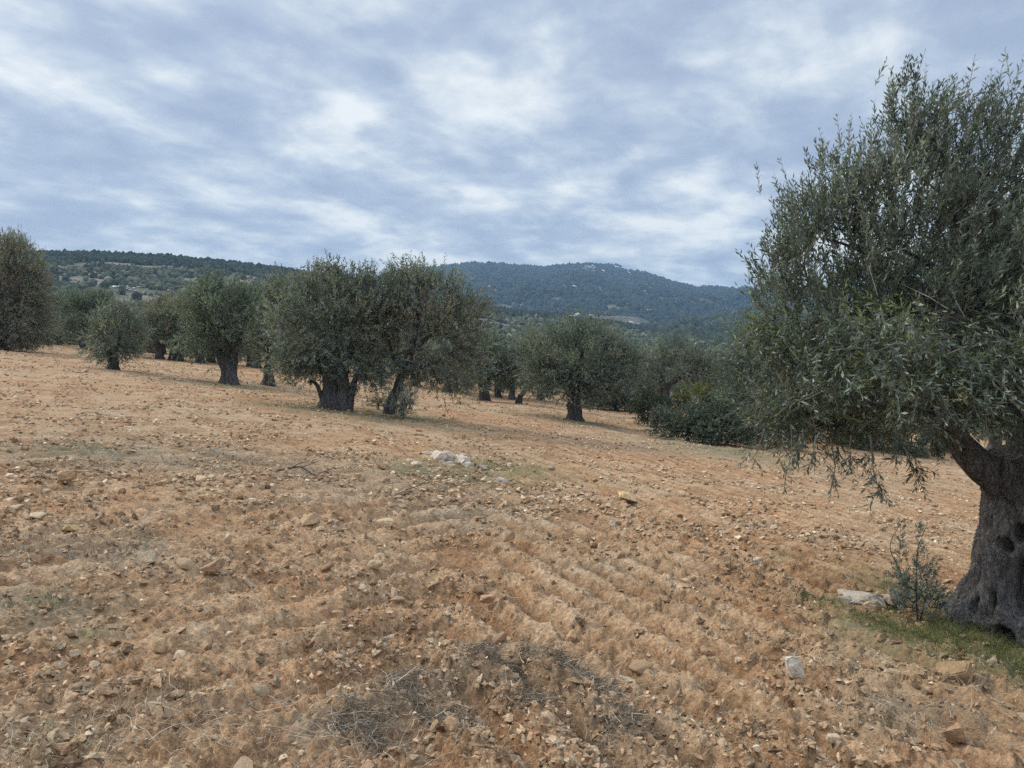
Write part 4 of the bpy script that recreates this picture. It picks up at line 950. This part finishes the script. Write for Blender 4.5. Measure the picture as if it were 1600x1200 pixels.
NS = [(978, 783, 46, 13, (.64, .50, .30), 'flat yellow stone lying alone right of centre, dark gap beneath it'), (957, 825, 13, 8, (.58, .60, .60), 'small bluish white stone below the flat yellow one'),
      (1240, 1062, 38, 44, (.64, .62, .57), 'bright white angular stone in the right foreground'), (1490, 1058, 62, 36, (.38, .28, .17), 'large blocky brown stone below the grass at the near olive'),
      (1302, 958, 22, 16, TAN, 'tan stone at the left end of the grey outcrop by the near olive'), (358, 855, 17, 26, (.56, .47, .36), 'pale slab standing on edge left of centre'),
      (331, 896, 42, 28, (.42, .30, .21), 'brown rounded boulder just below the pale upright slab'), (231, 874, 28, 24, PALE, 'pale tan stone left of the brown boulder, grey twigs behind it'),
      (109, 747, 36, 20, TAN, 'smooth domed tan stone on the upper left of the field'), (60, 808, 32, 9, PALE, 'thin flat stone with a dark gap below it near the left edge'),
      (27, 794, 24, 13, (.60, .54, .44), 'pale stone just above left of the thin flat one'), (110, 824, 24, 12, (.55, .46, .27), 'yellowish stone right of and below the thin flat one'), (588, 888, 30, 16, PALE, 'pale flat wedge of stone left of the centre line'),
      (481, 811, 34, 18, TAN, 'flat triangular tan stone up from the pale wedge'), (520, 812, 11, 11, PINK, 'small round pinkish stone right of the triangular tan one'), (1355, 1119, 32, 17, PALE, 'pale tan stone near the bottom right, below the blocky brown one'), (1396, 1070, 24, 16, TAN, 'tan stone left of the blocky brown one'),
      (1180, 877, 28, 9, (.57, .50, .43), 'long pale stone left of the dark weed tuft'), (252, 1015, 28, 22, TAN, 'domed tan stone, left one of the lower-left pair'), (281, 1023, 24, 14, PALE, 'pale flat stone, right one of the lower-left pair'),
      (97, 1138, 26, 34, TAN, 'long tan stone leaning by the straw clump in the bottom left corner'), (118, 1032, 18, 12, (.62, .52, .42), 'pale pinkish stone on the lower left above the straw clumps'), (762, 941, 28, 15, PINK, 'pinkish stone in the middle of the foreground'), (794, 851, 24, 18, TAN, 'tan upright stone below the grassy outcrop patch'),
      (785, 755, 24, 10, (.50, .49, .46), 'grey-white stone in the grass right of and below the white outcrop'), (600, 727, 28, 16, PALE, 'pale stone at the left end of the grassy patch'), (865, 731, 18, 10, WHITE, 'white stone at the right end of the grassy patch'), (600, 822, 34, 13, PALE, 'broad low stone halfway down from the outcrop to the foreground'),
      (705, 1144, 34, 26, TAN, 'tan stone among the grey weeds at the bottom centre'), (20, 906, 26, 24, TAN, 'square tan stone at the left edge'), (1105, 1035, 26, 22, BRN, 'brown rounded stone left of the bright white one'), (1072, 915, 18, 12, PALE, 'small pale stone by a furrow right of centre'),
      (385, 870, 10, 9, TAN, 'tiny tan stone right of the brown boulder'), (226, 702, 14, 9, PALE, 'small pale stone on the far left among dry weeds'), (314, 748, 22, 9, (.60, .50, .36), 'flat pale stone among dry weeds on the upper left'), (1490, 1160, 50, 30, BRN, 'brown lump of stone in the bottom right corner'), (1300, 1174, 26, 16, PALE, 'pale stone at the bottom edge right of centre'), (528, 966, 22, 16, TAN, 'tan stone left of the foreground furrows'), (895, 1000, 24, 18, TAN, 'tan stone on a ridge above the grey weeds')]
NSX = []
for k, (u, v, w_, h_, tc_, lb) in enumerate(NS):
    o = stone_px(u, v, w_, h_, tc_, lb, 1000 + k, n=12 + k % 5, tilt=(.15 * sin(k * 2.1), .2 * cos(k * 1.3)), sink=.06 if k in (2, 3, 5, 6) else .14)
    NSX.append((o.location.x, o.location.y))
# bedrock outcrops
def outcrop(label, pieces):
    x0, y0 = hit(pieces[0][0], pieces[0][1]); E = None; Vs = []
    z0 = float(macro(np.float64(x0), np.float64(y0)))
    for k, (u, v, wp, hp_, tint) in enumerate(pieces):
        x, y = hit(u, v + hp_ * .4); s = y / FPX
        V, F = big_rock(1200 + int(u) + k, 18, (1, 1, 1), .2, 2, .14, .05)
        V = V * np.array([wp * s / 2, wp * s / 2 * .75, hp_ * s / 2 * 1.5]); a = k * 1.3; V = V @ rotz(np.array([(a % .8) - .4]))[0].T
        V = V + np.array([x - x0, y - y0, gzl(x, y, wp * s / 2, 75) + hp_ * s * .12 - z0])
        Vs.append((V, F, np.tile([tint], (len(V), 1)).astype(float)))
    E = empty('rock_outcrop', (x0, y0, z0), label, 'rock')
    for V, F, T in Vs: mesh_np('boulder', V, F, M_stone, E, tint=T)
    return E
outcrop('broken white limestone outcrop in the grassy patch in mid-field', [(684, 713, 34, 17, (.60, .57, .52)), (700, 712, 30, 20, (.66, .63, .58)), (716, 716, 32, 18, (.64, .61, .56)), (727, 719, 22, 14, (.60, .58, .54)), (672, 709, 26, 9, (.52, .46, .38)), (733, 723, 26, 9, (.55, .54, .51)), (752, 729, 22, 7, (.5, .49, .46)), (700, 723, 22, 10, (.54, .50, .44)), (682, 706, 16, 8, (.5, .46, .4)), (722, 710, 14, 7, (.56, .53, .5)), (706, 728, 14, 6, (.5, .44, .36)), (650, 726, 22, 8, (.6, .52, .42)), (640, 720, 16, 7, (.58, .5, .4))])
outcrop('flat grey-white outcrop in grass left of the near olive trunk', [(1345, 938, 84, 24, (.52, .51, .47)), (1372, 940, 50, 20, (.50, .49, .45)), (1388, 944, 42, 16, (.40, .36, .30)), (1320, 941, 34, 11, (.48, .47, .42)), (1350, 946, 30, 12, (.44, .41, .36)), (1362, 952, 40, 14, (.48, .41, .33))])
# loose stones, each its own object, sharing shapes
base_stones = []
for k in range(12):
    V, F = rough_stones[k]; tint = np.array(STC[k % 6]) * rng.uniform(.95, 1.12)
    me_o = mesh_np('loose_stone', V, F, M_stone, tint=np.tile([tint], (len(V), 1))); base_stones.append(me_o)
n = 0; tries = 0
LSL = [(0, 'small tan limestone lying loose on the ploughed soil'), ]
while n < 245 and tries < 4000:
    tries += 1
    d = 2.6 * (30 / 2.6) ** (rng.random() ** .9); a = radians(rng.uniform(-36, 36)); x, y = d * sin(a), d * cos(a)
    if min(math.hypot(x - q[0], y - q[1]) for q in NSX) < .16 or math.hypot(x - HX, y - HY) < 1.2: continue
    if any(math.hypot(x - tx_.location.x, y - tx_.location.y) < 1.6 for tx_ in SC.objects if tx_.type == 'EMPTY'): continue
    s = max(rng.uniform(.03, .085), .0042 * d * rng.uniform(.7, 1.4)); s = min(s, .15)
    k = n % 12; o = base_stones[k] if n < 12 else base_stones[k].copy()
    if n >= 12: COL.objects.link(o)
    o.location = (x, y, gzl(x, y, s) + s * .12); o.scale = (s * rng.uniform(.8, 1.4), s * rng.uniform(.8, 1.2), s * rng.uniform(.5, .95)); o.rotation_euler = (rng.normal(0, .35), rng.normal(0, .35), rng.uniform(0, 6.28))
    sh = 'flat' if o.scale[2] < .72 * s else 'lumpy'; cl_ = ['tan', 'light brown', 'pale cream', 'reddish brown', 'whitish', 'dark tan'][k % 6]
    uu = 800 + 1160 * x / y; col_ = 'near the left edge' if uu < 260 else 'left of the centre' if uu < 640 else 'in the middle' if uu < 960 else 'right of the centre' if uu < 1300 else 'toward the right edge'
    row = 'close foreground' if d < 4 else 'foreground soil' if d < 7 else 'mid-field soil' if d < 14 else 'far field soil'
    prop(o, '%s %s stone lying loose on the %s %s' % (sh, cl_, row, col_), 'stone', 'small stones scattered over the field'); NSX.append((x, y)); n += 1

# ------------------------------------------------------------------ dry straw, weeds, grass
def strands(P0, D, L, r, bendv, k=3, m=4, wob=.06):
    n = len(P0); t = np.linspace(0, 1, m)
    C = P0[:, None, :] + L[:, None, None] * (D[:, None, :] * t[None, :, None] + bendv[:, None, :] * (t ** 2)[None, :, None])
    C = C + rng.normal(0, 1, C.shape) * (L * wob)[:, None, None] * t[None, :, None]
    Rr = r[:, None] * (1 - .75 * t[None, :])
    return tubes(C, Rr, k)
def hug(P0, D, L, r, bendv, m=5, lift=.008, wob=.05):
    """strands lying over the soil"""
    t = np.linspace(0, 1, m)
    C = P0[:, None, :] + L[:, None, None] * (D[:, None, :] * t[None, :, None] + bendv[:, None, :] * (t ** 2)[None, :, None]) + rng.normal(0, 1, (len(P0), m, 3)) * (L * wob)[:, None, None]
    g = ground_z(C[:, :, 0], C[:, :, 1]); gs = np.maximum(g, g.max(1, keepdims=True) - .03)
    C[:, :, 2] = gs + lift + np.abs(rng.normal(0, .006, g.shape))
    return tubes(C, r[:, None] * (1 - .5 * t[None, :]), 3)
def tcols(nn, reps, cols, amp=.15): return np.repeat(cmix(nn, cols, amp), reps, 0)
STRAW = [(.60, .50, .35), (.50, .41, .28), (.68, .60, .46), (.42, .34, .23)]
GREYW_ = [(.15, .118, .09), (.10, .078, .06), (.30, .25, .18), (.12, .095, .075)]
ps = []
# fallen straws everywhere
n = 11000; x, y, d = fov_scatter(n, 2.0, 15, 1.0); kp = (rng.random(n) < .25 + .8 * sstep(-.2, .4, fbm2(x * .9, y * .9, 955, 2))); x, y, d = x[kp], y[kp], d[kp]; n = len(x)
a = rng.normal(.5, .9, n); D = np.stack([np.cos(a), np.sin(a), 0 * a], -1); L = rng.uniform(.02, .06, n) + .18 * rng.random(n) ** 5; r = np.maximum(.0010, .00028 * d)
V, F, _ = hug(np.stack([x, y, 0 * x], -1), D, L, r, np.stack([rng.normal(0, .2, n), rng.normal(0, .2, n), 0 * x], -1)); ps.append((V, F, tcols(n, 15, STRAW)))
# straw clumps standing in the foreground
CL = [(60, 1165, 60, .8), (190, 1130, 44, .9), (470, 1110, 40, .8), (330, 1065, 24, .7), (400, 1180, 36, .8), (120, 1180, 40, .9), (560, 1180, 40, .9), (640, 1110, 40, .7), (700, 1105, 30, .7), (860, 1105, 34, .7), (560, 1150, 40, .8), (820, 1040, 30, .6), (950, 1120, 26, .7), (268, 1000, 12, .6), (900, 1170, 30, .7), (730, 1170, 30, .7),
      (1390, 1110, 36, .8), (1450, 1150, 40, .8), (1310, 1120, 24, .7), (1180, 1090, 18, .6), (1400, 905, 10, .8), (560, 1060, 22, .7), (445, 970, 14, .6), (745, 905, 10, .5), (360, 1030, 20, .6), (1540, 1110, 24, .8), (1080, 1150, 20, .7)]
for (u, v, nb, hgt) in CL:
    cx, cy_ = hit(u, v); nb = int(nb * 1.5); n = nb; q = rng.normal(0, .05 + .05 * hgt, (n, 2)) * [1.4, 1]; x = cx + q[:, 0]; y = cy_ + q[:, 1]
    D = nrm(np.stack([q[:, 0] * 7 + rng.normal(0, .6, n), q[:, 1] * 7 + rng.normal(0, .5, n), rng.uniform(.3, 1.3, n)], -1)); L = rng.uniform(.06, .22, n) * hgt
    V, F, _ = strands(np.stack([x, y, ground_z(x, y) - .01], -1), D, L, np.full(n, .0014), np.stack([rng.normal(0, .25, n), rng.normal(0, .25, n), rng.uniform(-.5, .05, n)], -1)); ps.append((V, F, tcols(n, 12, STRAW)))
V, F, T = cat(ps); prop(mesh_np('dry_straw', V, F, M_straw, tint=T), kind='stuff')
# grey uprooted weeds raked into an arch, and dull dry weeds across the upper left
ps = []
ARCH = [(535, 1140), (565, 1118), (605, 1092), (640, 1078), (690, 1062), (740, 1050), (790, 1042), (815, 1050), (830, 1085), (870, 1080), (900, 1085), (940, 1095), (930, 1125), (950, 1150), (560, 1170), (640, 1120), (700, 1130), (975, 1165), (840, 1120)]
for (u, v) in ARCH:
    cx, cy_ = hit(u, v); n = 240; cx += rng.normal(0, .04); cy_ += rng.normal(0, .03); x = cx + rng.normal(0, .07, n); y = cy_ + rng.normal(0, .04, n)
    a = rng.normal(.4, 1.2, n); D = nrm(np.stack([np.cos(a), np.sin(a), rng.uniform(-.05, .35, n)], -1)); L = rng.uniform(.03, .13, n)
    V, F, _ = strands(np.stack([x, y, ground_z(x, y) + rng.uniform(-.02, .045, n)], -1), D, L, rng.uniform(.0009, .0012, n) + .0026 * rng.random(n) ** 6, np.stack([rng.normal(0, .3, n), rng.normal(0, .3, n), rng.normal(-.15, .2, n)], -1), wob=.09); ps.append((V, F, tcols(n, 12, GREYW_ * 3 + STRAW[:2])))
for (u, v, su, n) in [(150, 705, 60, 500), (60, 730, 60, 260), (250, 725, 80, 500), (380, 725, 70, 500), (470, 738, 40, 200), (300, 735, 60, 300), (85, 765, 30, 160), (200, 840, 40, 220), (35, 870, 40, 260), (120, 870, 40, 260), (205, 865, 20, 200), (60, 950, 40, 300), (1100, 697, 40, 260), (640, 740, 60, 300), (560, 800, 90, 300), (1430, 1120, 60, 300), (1500, 1140, 50, 250), (830, 800, 100, 260), (1240, 830, 90, 240), (1000, 900, 80, 160), (700, 840, 80, 160)]:
    P = [hit(u + rng.normal(0, su), v + rng.normal(0, 7)) for q in range(max(4, n // 25))]; P = np.repeat(np.array(P), 25, 0); n = len(P)
    d = P[:, 1]; x = P[:, 0] + rng.normal(0, .07, n); y = P[:, 1] + rng.normal(0, .06, n)
    D = nrm(rng.normal(size=(n, 3)) * [1, 1, .35] + [0, 0, .35]); L = rng.uniform(.05, .16, n)
    V, F, _ = strands(np.stack([x, y, ground_z(x, y) - .005], -1), D, L, np.maximum(.0014, .0003 * d), np.stack([rng.normal(0, .3, n), rng.normal(0, .3, n), rng.normal(-.2, .2, n)], -1), wob=.09); ps.append((V, F, tcols(n, 12, [(.25, .225, .17), (.33, .29, .21), (.20, .20, .14), (.42, .36, .26)])))
V, F, T = cat(ps); prop(mesh_np('dry_weeds', V, F, M_straw, tint=T), kind='stuff')
# green grass
def blades(x, y, L, w, spread, T, lean=0):
    n = len(x); a = rng.uniform(0, 2 * pi, n); s = np.stack([np.cos(a), np.sin(a), 0 * a], -1)
    D = nrm(np.stack([rng.normal(lean, spread, n), rng.normal(0, spread, n), np.ones(n)], -1)); P = np.stack([x, y, ground_z(x, y) - .01], -1)
    bd = np.stack([rng.normal(0, .35, n), rng.normal(0, .35, n), rng.uniform(-.4, 0, n)], -1)
    L_ = L[:, None]; w_ = w[:, None]
    V = np.stack([P - s * w_, P + s * w_, P + (D * .5 + bd * .25) * L_ + s * w_ * .8, P + (D * .5 + bd * .25) * L_ - s * w_ * .8, P + (D + bd) * L_ + s * w_ * .15, P + (D + bd) * L_ - s * w_ * .15], 1)
    b_ = np.arange(n)[:, None, None] * 6; F = b_ + np.array([[0, 1, 2, 3], [3, 2, 4, 5]])[None]
    return V.reshape(-1, 3), F.reshape(-1, 4), np.repeat(T, 6, 0)
ps = []
for gi, (u, v, ru, rv, n, hg) in enumerate([(1285, 945, 34, 9, 1500, .07), (1340, 975, 50, 14, 2600, .08), (1400, 985, 60, 22, 4500, .10), (1460, 1000, 60, 22, 5000, .13), (1530, 1030, 70, 24, 5500, .12), (1590, 1060, 60, 26, 4500, .14), (1680, 1080, 80, 40, 3000, .14), (1560, 1000, 80, 16, 2500, .1), (1440, 945, 50, 22, 2500, .13), (1510, 985, 70, 16, 4200, .13), (1560, 1010, 70, 16, 4200, .13), (1500, 1045, 60, 10, 1800, .08), (1600, 1085, 60, 12, 900, .1),
                                            (1225, 870, 16, 5, 500, .06), (790, 733, 70, 9, 6000, .06), (680, 728, 70, 9, 4500, .05), (740, 748, 90, 8, 5000, .05), (840, 745, 40, 8, 700, .05), (470, 637, 50, 4, 1500, .10), (570, 646, 70, 4, 1700, .10), (350, 603, 60, 3, 1200, .1), (650, 652, 50, 4, 900, .09), (1130, 705, 70, 4, 1200, .1), (900, 659, 60, 3, 900, .1), (60, 950, 20, 9, 350, .06), (75, 935, 16, 8, 300, .06), (160, 970, 12, 5, 200, .04), (120, 700, 50, 6, 500, .05), (100, 1165, 60, 14, 260, .08)]):
    n = int(n * .5); q = rng.normal(0, .68, (n, 2)); q = q[np.hypot(q[:, 0], q[:, 1]) < 1.5]
    pc = hit(u, v); pr = patch(u, v, ru, rv)
    x = pr[0] + q[:, 0] * pr[2]; y = pr[1] + q[:, 1] * pr[3]; n = len(x)
    kp = (np.hypot(x - HX, y - HY) > .3) & (rng.random(n) < .12 + .9 * sstep(-.25, .25, noise2(x * 3, y * 3, 970))); x, y = x[kp], y[kp]; n = len(x)
    far = y.mean() / 6
    ps.append(blades(x, y, hg * rng.uniform(.4, 1.3, n), np.full(n, .0016) * max(1, far), .7, cmix(n, [(1, 1, 1), (.8, .95, .8), (1.7, 1.45, 1.2), (.7, .85, .7), (2.6, 2.1, 1.8), (2.2, 1.8, 1.5)], .15)))
V, F, T = cat(ps); prop(mesh_np('grass', V, F, M_grass, tint=T), kind='stuff')

# two tall thin thistles and the blue-grey suckers beside the near trunk
def weed(u, v, topv, label, seed, lw=.2, nb=16, tint=(.9, 1.1, 1.2)):
    x, y = hit(u, v); z0 = gz1(x, y); O_ = np.array([x, y, z0]); E = empty('weed_plant', O_, label, 'weed', None)
    h = (v - topv) * y / FPX; rr = np.random.default_rng(seed)
    st = sweep([(0, 0, -.04), (rr.normal(0, .015), 0, h * .35), (rr.normal(0, .03), .01, h * .7), (rr.normal(0, .04), 0, h)], [.006, .005, .0035, .002], 6, .03, .05, seed)
    sweep_obj('stem', [st], M_twig, E).data.materials[0] = M_bark_far
    n = nb; f = rr.uniform(.08, .98, n); P0 = np.stack([rr.normal(0, .008, n), rr.normal(0, .008, n), f * h], -1); D = nrm(np.stack([rr.normal(0, 1, n), rr.normal(0, 1, n), rr.uniform(.3, 1.3, n)], -1))
    (V, F, T), tw = shoots(P0, D, rr.uniform(.05, .16, n) * (1.25 - f), 6, .028, .25, np.tile([tint], (n, 1)).astype(float), np.array([[0, 0, .3]]), .0014)
    mesh_np('foliage', V, F, M_leaf, E, tint=T); mesh_np('twigs', tw[0], tw[1], M_twig, E, tint=np.tile([[.15, .15, .12]], (len(tw[0]), 1)))
weed(1402, 960, 815, 'tall thin grey weed left of its taller twin beside the near olive', 3, nb=44)
weed(1432, 960, 812, 'tall thin grey weed on the right of its twin, nearer the olive trunk', 4, nb=48)
tree_px('shrub', (1432, 975), [(1420, 912, 16, 22), (1440, 925, 26, 30), (1425, 945, 24, 22), (1455, 950, 22, 26), (1410, 890, 9, 14), (1445, 895, 12, 16)], [[(1434, 978, 4), (1433, 950, 2.5), (1430, 915, 1)], [(1434, 965, 2.5), (1446, 940, 2), (1452, 915, 1)]],
        'blue-grey shrub of fine olive suckers at the left foot of the near trunk', 'shrub', None, leaf=(.032, .26), dens=.45, up=1.2, per=5, tints=[(.95, 1.0, 1.05), (.8, .88, .9)], flare=.1, spread=.035, basedrop=.05)
# fallen branch and twigs on the soil
def ground_branch(label, pts, rad, seed):
    P = [hit(u, v) for u, v in pts]; x0, y0 = P[0]; z0 = gz1(x0, y0)
    L_ = [(x - x0, y - y0, gz1(x, y) - z0 + rad * .9 + .01) for x, y in P]
    it = [sweep(L_, np.linspace(rad, rad * .5, len(L_)), 8, .04, .2, seed)]
    for k in range(3):
        q = np.array(L_[1 + k % (len(L_) - 1)]); it.append(sweep([q, q + [.1 + .05 * k, .08, .05], q + [.22, .12 + .05 * k, .07]], [rad * .5, rad * .35, rad * .15], 6, .04, .2, seed + k))
    o = sweep_obj('fallen_branch', it, M_bark_far, None); o.location = (x0, y0, z0); return prop(o, label, 'branch')
ground_branch('dark dead branch lying on the soil left of the grassy patch', [(432, 736), (455, 735), (472, 737), (490, 744), (508, 748)], .013, 31)
ground_branch('short dark twig lying on the soil below the white outcrop', [(600, 783), (612, 784), (622, 778), (630, 770)], .012, 33)

# things that would share a label are told apart by their order from left to right
ORD = ['leftmost'] + [q + '-from-left' for q in 'second third fourth fifth sixth seventh eighth ninth tenth eleventh twelfth thirteenth fourteenth fifteenth'.split()]
byl = {}
for o in SC.objects:
    if o.parent is None and 'label' in o: byl.setdefault(o['label'], []).append(o)
for lb, ob in byl.items():
    if len(ob) > 1:
        for o, q in zip(sorted(ob, key=lambda o: o.location.x / max(o.location.y, .1)), ORD): o['label'] = (q + ' ' + lb).replace(', in the gap right of', ', right of') if len((q + ' ' + lb).split()) > 16 else q + ' ' + lb
# ------------------------------------------------------------------ haze
bpy.ops.mesh.primitive_cube_add(size=2, location=(0, 0, 112)); hz = bpy.context.object; hz.name = 'haze'; hz.scale = (3800, 3800, 126)
mh = bpy.data.materials.new('haze_air'); mh.use_nodes = True; t = mh.node_tree; t.nodes.clear()
o_ = t.nodes.new('ShaderNodeOutputMaterial'); pv = t.nodes.new('ShaderNodeVolumePrincipled'); pv.inputs['Color'].default_value = (.46, .70, 1.0, 1)
pv.inputs['Density'].default_value = .00021; pv.inputs['Anisotropy'].default_value = .0
t.links.new(pv.outputs[0], o_.inputs['Volume']); hz.data.materials.append(mh); prop(hz, kind='stuff')
print('tris', sum(len(o.data.polygons) for o in SC.objects if o.type == 'MESH'))
